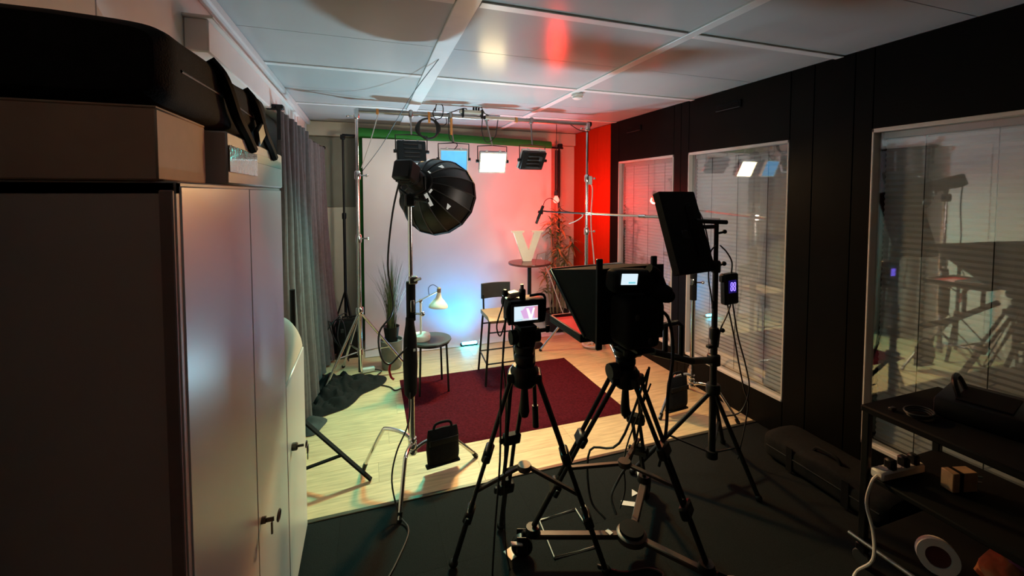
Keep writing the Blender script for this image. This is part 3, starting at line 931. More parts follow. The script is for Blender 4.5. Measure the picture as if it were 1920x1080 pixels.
def c_stand(label, cx, cy, ztop, feet, group):
    t = thing('c_stand', label, 'stand', (cx, cy, 0), group)
    MB().tube((cx, cy, 0.20), (cx, cy, 1.02), 0.0175, n=14).build('base_pole', 'chrome', t)
    MB().tube((cx, cy, 1.02), (cx, cy, ztop), 0.0125, n=14).build('riser', 'chrome', t)
    c = MB().lathe([(0.024, 0), (0.026, 0.01), (0.026, 0.06), (0.02, 0.07)], (cx, cy, 0.97), n=14).build('collar', 'chrome', t)
    MB().tube((cx + 0.02, cy - 0.01, 1.0), (cx + 0.06, cy - 0.03, 1.0), 0.006, n=8).ball((cx + 0.064, cy - 0.032, 1.0), 0.013).build('knob', 'chrome', c)
    for k, (fx, fy) in enumerate(feet):
        z0 = 0.24 - 0.035 * k
        d = V(fx - cx, fy - cy, 0)
        pts = [V(cx, cy, z0), V(cx, cy, z0) + d * 0.18 + V(0, 0, 0.035), V(cx, cy, z0) + d * 0.50 + V(0, 0, 0.045), V(cx, cy, z0) + d * 0.62 + V(0, 0, 0.01), V(fx, fy, 0.014)]
        l = MB().path(pts, 0.0115, n=10, k=4).build('leg', 'chrome', t)
        MB().tube(lerp(pts[-2], pts[-1], 0.86), pts[-1] + V(0, 0, -0.010), 0.0135, n=10).build('foot', 'black_plastic', l)
        MB().lathe([(0.024, -0.014), (0.026, -0.010), (0.026, 0.010), (0.024, 0.014)], (cx, cy, z0), n=14).build('leg_collar', 'chrome', l)
    return t


c_stand('chrome C-stand holding the round softbox, sandbag on its leg', CX, CY, 1.70, [(-0.05, 2.70), (0.13, 2.20), (0.64, 2.60)], 'C-stands with sandbags')


def sandbag(label, c, w, h, d, rz, seed):
    def f(u, v):
        a = 2 * PI * u
        bul = 1 - 0.75 * abs(2 * v - 1) ** 5
        x = (abs(math.cos(a)) ** 0.5) * math.copysign(1, math.cos(a)) * w / 2 * (0.92 + 0.08 * bul)
        y = (abs(math.sin(a)) ** 0.8) * math.copysign(1, math.sin(a)) * d / 2 * max(0.12, bul * (0.5 + 0.5 * (1 - v)))
        z = (v - 0.5) * h
        nz = noise.noise(V(x * 14 + seed, y * 14, z * 14)) * 0.008
        return V(x + nz, y + nz, z)
    M = Matrix.Translation(c) @ Matrix.Rotation(R(rz), 4, 'Z')
    t = thing('sandbag', label, 'sandbag', (c[0], c[1], c[2] - h / 2), 'black sandbags on the C-stands')
    mb = MB(M)
    mb.sheet(f, 28, 14)
    n0 = len(mb.v)
    W = 15
    mb.f.append([i * W for i in range(28)])
    mb.f.append([i * W + 14 for i in range(28)])
    mb.build('bag', 'black_fabric', t)
    MB(M).box((0, 0, -h / 2 - 0.003), (w * 1.06, d * 0.5, 0.014), bev=0.004).build('bottom_seam', 'black_fabric', t)
    MB(M).box((0, -d * 0.36, h * 0.18), (w * 0.9, 0.006, 0.035), bev=0.002).build('webbing', 'black_plastic', t)
    MB(M).path([(-w * 0.3, 0, h / 2 - 0.01), (-w * 0.2, 0, h / 2 + 0.03), (w * 0.2, 0, h / 2 + 0.03), (w * 0.3, 0, h / 2 - 0.01)], 0.008, n=6).build('handle', 'black_fabric', t)


sandbag('black sandbag hanging on the leg of the softbox stand', (0.415, 2.545, 0.16), 0.20, 0.22, 0.085, 8, 1)

# long black battery pouch on the pole, with a silver tab
t = thing('cable_pouch', 'long black pouch strapped to the softbox stand pole', 'pouch', (CX - 0.01, CY - 0.03, 0.50))
MB().lathe([(0.014, 0.0), (0.036, 0.03), (0.042, 0.20), (0.038, 0.36), (0.026, 0.44), (0.024, 0.48)], (CX - 0.008, CY - 0.012, 0.50), n=18).build('pouch', 'black_fabric', t)
MB().tube((CX, CY, 0.96), (CX, CY, 1.19), 0.027, n=14).build('sleeve', 'black_matte', t)
MB().box((CX + 0.012, CY - 0.055, 0.80), (0.012, 0.004, 0.014)).build('tab', 'white_plastic', t)
t = thing('pole_clamp', 'brass toned clamp on the softbox stand pole', 'clamp', (CX, CY, 1.10))
MB().box((CX + 0.012, CY - 0.015, 1.20), (0.05, 0.04, 0.045), bev=0.006).build('jaw', 'brushed_steel', t)
MB().tube((CX + 0.02, CY - 0.03, 1.20), (CX + 0.05, CY - 0.06, 1.215), 0.008, n=8).build('screw', 'brushed_steel', t)
MB().box((CX + 0.006, CY - 0.030, 1.05), (0.022, 0.01, 0.07), bev=0.003).build('plate', 'brushed_steel', t)

# softbox dome
ax = (V(*DOME['aim']) - V(*DOME['loc'])).normalized()
hd = V(*DOME['loc'])
u_, w_ = frame_of(ax)
t = thing('round_softbox', 'round black parabolic softbox with lamp head on the C-stand', 'softbox', (CX, CY, 1.70))
NS = 16
prof = [(q.x * 0.93, q.y) for q in catmull([V(0.055, 0.10, 0), V(0.085, 0.107, 0), (0.150, 0.145, 0), (0.205, 0.21, 0), (0.245, 0.29, 0), (0.272, 0.38, 0)], 4)]
MB().lathe([(r - 0.004, z + 0.004) for r, z in prof], hd, ax, n=NS, cap=False).build('inner_lining', 'silver_fabric', t, angle=10)
dm = MB().lathe(prof, hd, ax, n=NS, cap=False).build('dome_fabric', 'dome_fabric', t, angle=17)
for i in range(NS):
    a = 2 * PI * i / NS
    dv = u_ * math.cos(a) + w_ * math.sin(a)
    MB().path([hd + ax * z + dv * (r + 0.003) for r, z in prof], 0.0035, n=6, smooth=False).build('rib', 'dark_grey', dm)
for i, ra, rb in ((1, 0.085, 0.20), (2, 0.075, 0.15), (11, 0.085, 0.21), (13, 0.075, 0.17)):  # bright patches that paint highlights onto a few gores near the hub
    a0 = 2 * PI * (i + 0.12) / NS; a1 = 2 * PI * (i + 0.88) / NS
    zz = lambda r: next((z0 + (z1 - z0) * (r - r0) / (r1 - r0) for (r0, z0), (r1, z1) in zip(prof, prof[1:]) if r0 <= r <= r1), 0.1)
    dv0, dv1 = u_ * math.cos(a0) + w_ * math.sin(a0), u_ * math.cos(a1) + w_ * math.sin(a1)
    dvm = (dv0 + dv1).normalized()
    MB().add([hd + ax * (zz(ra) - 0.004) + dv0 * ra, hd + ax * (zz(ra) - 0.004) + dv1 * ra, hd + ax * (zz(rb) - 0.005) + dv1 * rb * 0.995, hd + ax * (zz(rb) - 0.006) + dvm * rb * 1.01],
             [[0, 1, 2, 3]]).build('dome_highlight', 'painted_highlight', dm)
MB().lathe([(0.249, 0.0), (0.258, 0.0), (0.258, 0.035), (0.249, 0.035)], hd + ax * 0.375, ax, n=NS, cap=False).build('front_rim', 'black_fabric', t, angle=12)
MB().lathe([(0.248, 0.0), (0.246, 0.004)], hd + ax * 0.372, ax, n=NS).build('front_diffuser', 'dome_diffuser', t)
MB().lathe([(0.075, 0.085), (0.082, 0.09), (0.082, 0.112), (0.06, 0.12)], hd, ax, n=24).build('speed_ring', 'black_plastic', t)
hb = MB()
rotm = Matrix((u_, w_, ax)).transposed()
hb.lathe([(0.05, -0.02), (0.058, -0.015), (0.058, 0.09)], hd, ax, n=22)
hdo = hb.build('lamp_head', 'black_plastic', t)
MB().box(hd - ax * 0.075, (0.115, 0.115, 0.12), rotm, 0.012).build('lamp_body', 'black_plastic', t)
for k in range(3):
    MB().box(hd - ax * (0.05 + 0.022 * k) + w_ * 0.06, (0.09, 0.006, 0.008), rotm).build('cooling_slot', 'dark_grey', t)
MB().path([hd + u_ * 0.075, hd + u_ * 0.078 + V(0, 0, -0.07), V(CX, CY, 1.68), hd - u_ * 0.078 + V(0, 0, -0.07), hd - u_ * 0.075], 0.010, smooth=False, n=8).build('yoke', 'black_metal', t)
MB().box((CX, CY, 1.665), (0.06, 0.06, 0.075), bev=0.01).build('tilt_bracket', 'black_plastic', t)
MB().tube((CX + 0.02, CY - 0.02, 1.67), (CX + 0.09, CY - 0.06, 1.66), 0.009, n=8).build('tilt_handle', 'black_plastic', t)
lamp('softbox_light', 'AREA', hd + ax * 0.40, hd + ax * 2, DOME['col'], DOME['pw'], (0.42, 0.42), spread=36)

# cable from the lamp head with red end
MB().path([hd - ax * 0.12, (0.13, 2.46, 1.60), (0.10, 2.46, 1.30), (0.125, 2.46, 1.05), (0.05, 2.45, 0.93), (0.055, 2.44, 0.80), (0.10, 2.44, 0.745), (0.16, 2.47, 0.78), (0.21, 2.48, 0.82)], 0.0055, n=7).build('lamp_cable', 'cable_black', label='black cable drooping from the round softbox down to the pouch', cat='cable')
MB().path([(0.105, 2.44, 0.745), (0.10, 2.44, 0.71), (0.11, 2.44, 0.67), (0.125, 2.44, 0.655)], 0.0065, n=7).build('cable_tie', 'cable_red', label='dark red cable tie dangling from the softbox cable', cat='cable tie')
MB().path([(0.215, 2.47, 0.55), (0.20, 2.42, 0.40), (0.13, 2.36, 0.28), (0.10, 2.30, 0.16), (0.13, 2.22, 0.03), (0.17, 2.12, 0.008), (0.10, 1.95, 0.008), (0.02, 1.80, 0.008), (0.03, 1.68, 0.008)], 0.0045, n=6).build('power_cable', 'cable_black', label='black cable from the softbox stand trailing over the dark carpet', cat='cable')
MB().path([(0.02, 4.02, 0.009), (0.06, 3.90, 0.009), (0.16, 3.80, 0.009), (0.20, 3.72, 0.009), (0.26, 3.75, 0.009)], 0.005, n=6).build('power_cable', 'cable_black', label='short dark cable on the laminate beside the black cloth', cat='cable')

# ================================================================== LEFT SIDE
FX = -0.31                     # front plane of the cabinets
# ---- tall steel cabinet
ct = 1.722
y0, y1, ym = 0.875, 1.80, 1.345
t = thing('steel_cabinet', 'tall pale steel cabinet with two doors at the left edge', 'cabinet', (-0.47, (y0 + y1) / 2, 0))
MB().box((-0.475, y0 + 0.012, ct / 2 + 0.01), (0.325, 0.024, ct - 0.02), bev=0.003).build('side_panel', 'cabinet_side', t)
MB().box((-0.475, y1 - 0.012, ct / 2 + 0.01), (0.325, 0.024, ct - 0.02), bev=0.003).build('side_panel', 'cabinet_side', t)
MB().box((-0.475, (y0 + y1) / 2, ct - 0.012), (0.325, y1 - y0, 0.024), bev=0.003).build('top', 'cabinet_side', t)
MB().box((-0.475, (y0 + y1) / 2, 0.04), (0.315, y1 - y0 - 0.04, 0.08), bev=0.003).build('plinth', 'cabinet_side', t)
MB().box((-0.628, (y0 + y1) / 2, ct / 2), (0.012, y1 - y0 - 0.05, ct - 0.05)).build('back_panel', 'cabinet_side', t)
MB().box((FX - 0.0145, y0 - 0.001, ct / 2), (0.02, 0.012, ct - 0.03), bev=0.002).build('edge_strip', 'cabinet_gap', t)
d1 = MB().box((FX - 0.009, (y0 + 0.016 + ym - 0.002) / 2, ct / 2 + 0.04), (0.018, ym - y0 - 0.018, ct - 0.095), bev=0.003).build('door', 'cabinet_paint', t)
d2 = MB().box((FX - 0.009, (ym + 0.002 + y1 - 0.003) / 2, ct / 2 + 0.04), (0.018, y1 - ym - 0.005, ct - 0.095), bev=0.003).build('door', 'cabinet_paint', t)
MB().tube((FX, ym + 0.035, 0.74), (FX + 0.012, ym + 0.035, 0.74), 0.010, n=12).build('lock', 'key_metal', d2)
MB().box((FX + 0.022, ym + 0.035, 0.738), (0.022, 0.004, 0.012)).path([V(FX + 0.045, ym + 0.04 + 0.020 * math.cos(a), 0.742 + 0.012 * math.sin(a)) for a in [2 * PI * q / 10 for q in range(10)]], 0.003, n=6, closed=True, k=2).box((FX + 0.03, ym + 0.02, 0.722), (0.005, 0.006, 0.035)).build('key', 'key_metal', d2)

# ---- low cabinet beside it
c2 = 0.955
y0, y1 = 1.812, 2.30
t = thing('low_cabinet', 'lower white cabinet with a key in its lock', 'cabinet', (-0.47, (y0 + y1) / 2, 0))
MB().box((-0.485, y0 + 0.009, c2 / 2), (0.305, 0.018, c2), bev=0.002).build('side_panel', 'cabinet_paint', t)
MB().box((-0.485, y1 - 0.009, c2 / 2), (0.305, 0.018, c2), bev=0.002).build('side_panel', 'cabinet_paint', t)
MB().box((-0.485, (y0 + y1) / 2, c2 - 0.01), (0.305, y1 - y0 - 0.04, 0.02), bev=0.002).build('top', 'cabinet_paint', t)
MB().box((-0.485, (y0 + y1) / 2, 0.03), (0.29, y1 - y0 - 0.04, 0.06)).build('plinth', 'cabinet_gap', t)
MB().box((-0.63, (y0 + y1) / 2, c2 / 2), (0.01, y1 - y0 - 0.04, c2 - 0.04)).build('back_panel', 'cabinet_paint', t)
d = MB().box((FX - 0.012, (y0 + y1) / 2, c2 / 2 + 0.012), (0.02, y1 - y0 - 0.012, c2 - 0.04), bev=0.004).build('door', 'cabinet_paint', t)
ky = y0 + 0.10
MB().lathe([(0.014, 0), (0.016, 0.003), (0.016, 0.018), (0.012, 0.022)], (FX - 0.002, ky, 0.655), axis=(1, 0, 0), n=16).build('lock', 'key_metal', d)
MB().box((FX + 0.03, ky, 0.655), (0.025, 0.003, 0.010)).path([V(FX + 0.052, ky + 0.016 * math.cos(a), 0.657 + 0.012 * math.sin(a)) for a in [2 * PI * q / 10 for q in range(10)]], 0.0025, n=6, closed=True, k=2).box((FX + 0.055, ky + 0.016, 0.627), (0.006, 0.024, 0.034), bev=0.003).box((FX + 0.055, ky + 0.012, 0.600), (0.003, 0.008, 0.03)).build('key', 'key_metal', d)


# white rounded bundle on top of the low cabinet
def bundle(u, v):
    a = PI * u
    yv = 1.83 + 0.45 * v
    hgt = 0.235 * max(0.0, 1 - v ** 2.4) ** 0.5 + 0.012
    cs, sn = math.cos(a), math.sin(a)
    x = -0.463 - math.copysign(abs(cs) ** 0.55, cs) * 0.148
    z = c2 + 0.001 + hgt * sn ** 0.6 + 0.010 * noise.noise(V(x * 9, yv * 7, 2)) * sn
    return V(x, yv, z)


mb = MB()
mb.sheet(bundle, 24, 22)
mb.f.append([q * 23 for q in range(25)]); mb.f.append([q * 23 + 22 for q in range(25)])
mb.build('white_bundle', 'white_cloth', label='white rounded cloth bundle on top of the low cabinet', cat='bundle', angle=70)

# ---- boxes and bag on the tall cabinet
t = thing('flat_box', 'brown cardboard box under the black bag on the tall cabinet', 'box', (-0.48, 0.99, ct))
MB().box((-0.485, 0.985, ct + 0.062), (0.30, 0.225, 0.122), bev=0.003).build('carton', 'cardboard', t)
MB().box((-0.485, 0.985, ct + 0.1245), (0.30, 0.225, 0.004), bev=0.001).build('lid_flap', 'cardboard', t)
t = thing('taped_box', 'white box with shiny clear tape on the tall cabinet', 'box', (-0.46, 1.47, ct))
MB().box((-0.465, 1.468, ct + 0.062), (0.32, 0.655, 0.122), bev=0.004).build('carton', 'white_box', t)
MB().box((-0.3038, 1.47, ct + 0.082), (0.002, 0.60, 0.024)).build('brown_stripe', 'brown_label', t)
MB().sheet(lambda u, v: (-0.3015, 1.145 + 0.26 * u, ct + 0.030 + 0.062 * v), 14, 8, 0.001).build('tape', 'clear_tape', t)

t = thing('camera_bag', 'big soft black bag lying on the boxes above the tall cabinet', 'bag', (-0.47, 1.15, ct + 0.127))


def bagf(u, v):
    a = 2 * PI * u
    yy = 0.865 + 0.775 * v
    cs, sn = math.cos(a), math.sin(a)
    ex = 0.35
    endf = min(1.0, (min(v, 1 - v) / 0.05) ** 0.4) if 0 < v < 1 else 0.05
    x = -0.475 + math.copysign(abs(cs) ** ex, cs) * 0.158 * (0.9 + 0.1 * endf)
    hh = 0.074 * (1.0 + 0.10 * v)
    z = ct + 0.128 + hh + math.copysign(abs(sn) ** ex, sn) * hh * (0.75 + 0.25 * endf)
    if sn > 0:
        z += 0.012 * noise.noise(V(x * 5, yy * 4, 2))
    return V(x, yy, max(z, ct + 0.1275))


mb = MB()
mb.sheet(bagf, 40, 30)
W = 31
mb.f.append([i * W for i in range(40)]); mb.f.append([i * W + 30 for i in range(40)])
mb.build('body', 'black_fabric', t)
for yy, ln in ((1.12, 0.20), (1.40, 0.19)):
    MB().path([(-0.33, yy, ct + 0.275), (-0.308, yy + 0.02, ct + 0.24), (-0.300, yy + 0.08, ct + 0.17), (-0.300, yy + 0.16, ct + 0.135), (-0.298, yy + 0.22, ct + 0.10)], 0.013, n=7).build('strap', 'black_matte', t)
MB().box((-0.30, 1.44, ct + 0.16), (0.014, 0.10, 0.05), rot=(0.5, 0, 0), bev=0.005).build('buckle', 'black_plastic', t)
MB().path([(-0.3175, 0.93, ct + 0.20), (-0.3165, 1.2, ct + 0.205), (-0.3175, 1.56, ct + 0.20)], 0.003, n=6).build('zip', 'black_plastic', t)


# ---- curtains
def curtain(label, y0, y1, x0, x1, ztop, zbot, folds, seed, flare):
    t = thing('curtain', label, 'curtain', ((x0 + x1) / 2, (y0 + y1) / 2, zbot), 'grey curtains along the left wall')

    def f(u, v):
        s = u * folds * 2 * PI
        amp = 0.028 + 0.020 * v
        wob = 0.6 * noise.noise(V(u * 5 + seed, v * 1.6, seed))
        y = y0 + (y1 - y0) * u + 0.02 * math.cos(s * 0.5 + wob)
        x = x0 + (x1 - x0) * u + flare * v * v * (0.3 + u) + amp * math.sin(s + 2.2 * wob) + 0.015 * noise.noise(V(u * 9, v * 3, seed + 5))
        return V(x, y, ztop - (ztop - zbot) * v)
    MB().sheet(f, int(folds * 12), 26, 0.003).build('fabric', 'curtain_cloth', t, angle=80)
    return t


cu = curtain('dark grey curtain nearest the cabinets on the left wall', 3.02, 4.02, -0.53, -0.49, 2.225, 0.02, 7, 2, 0.05)
MB().box((-0.545, 3.02, 2.245), (0.10, 0.05, 0.03), bev=0.005).box((-0.52, 3.01, 2.15), (0.02, 0.02, 0.22), bev=0.003).build('bracket', 'black_metal', cu)
MB().tube((-0.545, 2.98, 2.245), (-0.53, 4.10, 2.245), 0.010, n=8).build('rod', 'black_metal', cu)
cu = curtain('dark grey curtain in the back left corner by the backdrop stand', 4.12, 5.02, -0.51, -0.45, 2.19, 0.02, 6, 8, 0.10)
MB().tube((-0.53, 4.10, 2.205), (-0.46, 5.06, 2.205), 0.010, n=8).build('rod', 'black_metal', cu)
MB().ball((-0.45, 5.07, 2.205), 0.02).build('finial', 'black_metal', cu)


# ---- black cloth pooled on the floor
def pool(u, v):
    cx, cy = -0.30, 3.86
    a, r = 2 * PI * u, v
    edge = 1 + 0.22 * math.sin(3 * a + 0.6) + 0.12 * math.sin(5 * a)
    x = cx + 0.27 * r * edge * math.cos(a) + 0.10 * r * max(0, math.cos(a - 0.6))
    y = cy + 0.36 * r * edge * math.sin(a)
    z = 0.008 + (1 - r) ** 0.9 * 0.15 * (0.5 + 1.0 * abs(noise.noise(V(x * 7, y * 7, 3)))) + 0.09 * (1 - r ** 6) * abs(noise.noise(V(x * 11, y * 11, 8)))
    return V(max(x, XL + 0.02), y, z)


MB().sheet(pool, 72, 26).build('floor_cloth', 'black_fabric', label='black cloth heaped on the floor below the curtains', cat='cloth')


def pool2(u, v):
    a, r = 2 * PI * u, v
    x = -0.41 + 0.09 * r * math.cos(a) * (1 + 0.2 * math.sin(3 * a))
    y = 3.34 + 0.14 * r * math.sin(a)
    return V(x, y, 0.006 + 0.07 * (1 - r ** 2) * (0.7 + 0.5 * noise.noise(V(x * 12, y * 12, 1))))


MB().sheet(pool2, 28, 10).build('floor_cloth', 'grey_floor_cloth', label='small dark cloth bundle on the laminate behind the low cabinet', cat='cloth')
mb = MB()
rg = random.Random(5)
for k in range(5):
    a = [V(-0.30 + rg.uniform(-.12, .12), 4.62 + rg.uniform(-.15, .15), z) for z in (0.02, 0.25, 0.45, 0.3, 0.04)]
    mb.path(a, 0.006, n=6)
mb.build('cable_bundle', 'cable_black', label='tangle of black cables behind the left chrome stand', cat='cables')
t = thing('equipment_case', 'black equipment case standing in the back left corner', 'case', (-0.20, 4.66, 0))
MB().box((-0.20, 4.70, 0.20), (0.26, 0.16, 0.38), bev=0.02, seg=2).build('shell', 'black_plastic', t)
MB().path([(-0.27, 4.70, 0.385), (-0.27, 4.70, 0.42), (-0.13, 4.70, 0.42), (-0.13, 4.70, 0.385)], 0.009, smooth=False, n=8).build('handle', 'black_plastic', t)
for x in (-0.27, -0.13):
    MB().box((x, 4.615, 0.30), (0.03, 0.012, 0.04), bev=0.003).build('latch', 'dark_grey', t)
t = thing('adapter_block', 'white plug adapter lying by the left chrome stand', 'adapter', (-0.02, 3.93, 0.005))
MB().box((-0.02, 4.2, 0.03), (0.12, 0.05, 0.04), rot=(0, 0, 0.2), bev=0.008).build('body', 'white_plastic', t)
MB().path([(0.03, 4.2, 0.03), (0.10, 4.15, 0.02), (0.06, 4.08, 0.012), (0.13, 4.02, 0.012)], 0.005, n=6).build('lead', 'cable_black', t)

# ---- flat black tripod base poking out behind the low cabinet
t = thing('flat_leg_stand', 'black flat-legged stand poking out behind the low cabinet', 'stand', (-0.40, 2.66, 0))
hubc = V(-0.42, 2.70, 0.42)
MB().tube((-0.42, 2.70, 0.04), (-0.42, 2.70, 1.15), 0.015, n=12).build('pole', 'black_matte', t)
for fx, fy in ((-0.005, 2.575), (-0.60, 3.0), (-0.58, 2.42)):
    MB().bar(hubc, (fx, fy, 0.012), 0.030, 0.012, bev=0.002).build('leg', 'black_matte', t)
    MB().bar((-0.42, 2.70, 0.07), lerp(hubc, (fx, fy, 0.012), 0.62), 0.028, 0.010, bev=0.002).build('brace', 'black_matte', t)
MB().lathe([(0.026, 0), (0.026, 0.05)], (-0.42, 2.70, 0.40), n=12).build('hub', 'black_plastic', t)

# ================================================================== CAMERAS
def video_tripod(label, cx, cy, apex, feet, hub_z, zhead, foot_kind, lat=0.027):
    t = thing('video_tripod', label, 'tripod', (cx, cy, 0), 'video tripods')
    MB().lathe([(0.045, apex - 0.06), (0.06, apex - 0.04), (0.062, apex + 0.01), (0.05, apex + 0.03)], (cx, cy, 0), n=20).build('crown', 'black_plastic', t)
    MB().lathe([(0.036, apex + 0.03), (0.045, apex + 0.05), (0.045, apex + 0.07), (0.032, apex + 0.085)], (cx, cy, 0), n=20).build('bowl', 'black_plastic', t)
    MB().lathe([(0.016, apex - 0.20), (0.022, apex - 0.18), (0.014, apex - 0.06)], (cx, cy, 0), n=12).build('bowl_handle', 'black_plastic', t)
    sp = MB().lathe([(0.028, hub_z - 0.012), (0.034, hub_z), (0.028, hub_z + 0.014)], (cx, cy, 0), n=16).build('spreader_hub', 'brown_metal', t)
    for fx, fy, fz in feet:
        d = V(fx - cx, fy - cy, 0).normalized()
        s = V(-d.y, d.x, 0)
        a = V(cx, cy, apex - 0.02) + d * 0.055
        b = V(fx, fy, fz)
        k1, k2 = lerp(a, b, 0.40), lerp(a, b, 0.72)
        m = MB()
        for q in (-1, 1):
            m.tube(a + s * q * (lat + 0.010), k1 + s * q * lat, 0.0105, n=9)
        l = m.build('leg', 'black_metal', t)
        MB().bar(a + s * (-lat - 0.02), a + s * (lat + 0.02), 0.035, 0.04, bev=0.006).build('hinge', 'black_plastic', l)
        m = MB()
        for q in (-1, 1):
            m.tube(k1 + s * q * lat * 0.62, k2 + s * q * lat * 0.62, 0.0095, n=9)
        m.build('middle_tube', 'black_metal', l)
        m = MB()
        m.tube(lerp(a, b, 0.66), lerp(a, b, 0.985), 0.0125, n=10)
        m.build('lower_tube', 'black_metal', l)
        for kk, wd in ((k1, 0.032), (k2, 0.028)):
            dd = (b - a).normalized()
            rm = Matrix((s, dd, s.cross(dd))).transposed()
            MB().box(kk, (lat * 2 + wd, 0.055, 0.040), rm, 0.008).build('clamp', 'black_plastic', l)
            MB().box(kk + s * (lat + 0.024), (0.018, 0.034, 0.02), rm, 0.005).build('lever', 'black_plastic', l)
        if foot_kind == 'rubber':
            MB().ball(b + V(0, 0, 0.010), 0.022, (1, 1, 0.8), seg=12, rings=7).build('foot', 'black_plastic', l)
        tp = lerp(a, b, 0.60)
        MB().bar(V(cx, cy, hub_z) + d * 0.02, tp, 0.022, 0.014, bev=0.003).build('spreader_arm', 'brown_metal', sp)
    return t


# ---- camera on the left tripod
ax_, ay_ = 0.635, 1.70
tA = video_tripod('black video tripod under the small lit camera screen', ax_, ay_, 0.93, [(0.345, 1.845, 0.012), (0.615, 1.985, 0.012), (0.985, 1.59, 0.012)], 0.50, 1.1, 'rubber')
t = thing('fluid_head', 'black fluid head under the camera with the pink screen', 'tripod head', (ax_, ay_, 1.015))
MB().lathe([(0.042, 0), (0.046, 0.008), (0.046, 0.03), (0.04, 0.036)], (ax_, ay_, 1.015), n=20).build('pan_base', 'black_plastic', t)
MB().box((ax_, ay_, 1.085), (0.082, 0.075, 0.075), bev=0.014, seg=2).build('tilt_block', 'black_plastic', t)
MB().tube((ax_ - 0.065, ay_, 1.085), (ax_ + 0.065, ay_, 1.085), 0.032, n=18).build('tilt_drum', 'black_plastic', t)
MB().tube((ax_ + 0.06, ay_ - 0.01, 1.105), (ax_ + 0.10, ay_ - 0.02, 1.11), 0.009, n=8).box((ax_ + 0.10, ay_ - 0.02, 1.112), (0.02, 0.012, 0.03), bev=0.004).build('drag_lever', 'black_plastic', t)
MB().box((ax_, ay_ + 0.01, 1.132), (0.075, 0.13, 0.022), bev=0.004).build('plate', 'black_plastic', t)
MB().tube((ax_ + 0.04, ay_ + 0.01, 1.08), (ax_ + 0.06, ay_ + 0.02, 0.72), 0.009, n=10).tube((ax_ + 0.0575, ay_ + 0.019, 0.76), (ax_ + 0.062, ay_ + 0.021, 0.66), 0.014, n=10).build('pan_handle', 'black_plastic', t)

t = thing('cinema_camera', 'small black camera with a bright pink-white rear screen', 'camera', (ax_, ay_, 1.143))
kz = 1.197
MB().box((ax_ + 0.005, ay_ + 0.02, kz), (0.165, 0.10, 0.106), bev=0.012, seg=2).build('body', 'black_plastic', t)
MB().lathe([(0.042, 0.0), (0.042, 0.05), (0.036, 0.055), (0.036, 0.11), (0.040, 0.12), (0.034, 0.122)], (ax_ - 0.01, ay_ + 0.065, kz), axis=(0, 1, 0), n=22).build('lens', 'black_plastic', t)
bz = MB().box((ax_ - 0.008, ay_ - 0.033, kz - 0.002), (0.128, 0.012, 0.080), bev=0.004).build('screen_bezel', 'black_plastic', t)
sx0, sx1, sz0, sz1, syy = ax_ - 0.0615, ax_ + 0.0455, kz - 0.032, kz + 0.030, ay_ - 0.0395


def scr(a, b, c, d, mat, name, dy):
    P = lambda u, v: (sx0 + (sx1 - sx0) * u, syy - dy, sz0 + (sz1 - sz0) * v)
    MB().add([P(a, c), P(b, c), P(b, d), P(a, d)], [[0, 1, 2, 3]]).build(name, mat, bz)


scr(0, 1, 0, 1, 'screen_white', 'screen_picture', 0.0)
scr(0.0, 0.30, 0.0, 1, 'screen_pale', 'screen_patch', 0.0003)
scr(0.84, 1.0, 0.12, 0.95, 'screen_pink', 'screen_patch', 0.0003)
P = lambda u, v: V(sx0 + (sx1 - sx0) * u, syy - 0.0006, sz0 + (sz1 - sz0) * v)
MB().add([P(0.26, 0.72), P(0.34, 0.72), P(0.48, 0.95), P(0.84, 0.95), P(0.86, 0.15), P(0.40, 0.15)], [[0, 1, 2, 3, 4, 5]]).build('screen_patch', 'screen_lilac', bz)
P = lambda u, v: V(sx0 + (sx1 - sx0) * u, syy - 0.0009, sz0 + (sz1 - sz0) * v)
MB().add([P(0.50, 0.85), P(0.60, 0.85), P(0.71, 0.36), P(0.79, 0.85), P(0.88, 0.85), P(0.74, 0.04), P(0.64, 0.04)], [[0, 1, 2, 3, 4, 5, 6]]).build('screen_letter', 'screen_letter', bz)
P = lambda u, v: V(sx0 + (sx1 - sx0) * u, syy - 0.0009, sz0 + (sz1 - sz0) * v)
MB().add([P(0.06, 0.08), P(0.34, 0.08), P(0.34, 0.11), P(0.06, 0.11)], [[0, 1, 2, 3]]).build('screen_patch', 'screen_cyan', bz)
MB().path([(ax_ - 0.072, ay_ - 0.015, kz + 0.045), (ax_ - 0.085, ay_ - 0.02, kz), (ax_ - 0.072, ay_ - 0.015, kz - 0.05)], 0.008, n=8).build('side_handle', 'black_metal', t)
MB().path([(ax_ + 0.02, ay_ - 0.01, kz + 0.066), (ax_ + 0.085, ay_ - 0.01, kz + 0.064), (ax_ + 0.093, ay_ - 0.005, kz), (ax_ + 0.085, ay_ - 0.01, kz - 0.05)], 0.006, n=8, k=4).build('cage', 'black_metal', t)
MB().box((ax_ - 0.01, ay_ + 0.0, kz + 0.072), (0.022, 0.03, 0.05), bev=0.005).build('cold_shoe', 'black_plastic', t)
MB().tube((ax_ - 0.012, ay_ + 0.0, kz + 0.09), (ax_ - 0.012, ay_, kz + 0.115), 0.008, n=10).build('mount_screw', 'brushed_steel', t)
MB().box((ax_ - 0.045, ay_ + 0.03, kz + 0.068), (0.055, 0.05, 0.022), rot=(0, -0.06, 0.2), bev=0.005).build('receiver_box', 'cream_plastic', t)
MB().box((ax_ - 0.082, ay_ + 0.02, kz + 0.078), (0.022, 0.03, 0.03), bev=0.006).build('clip', 'black_plastic', t)
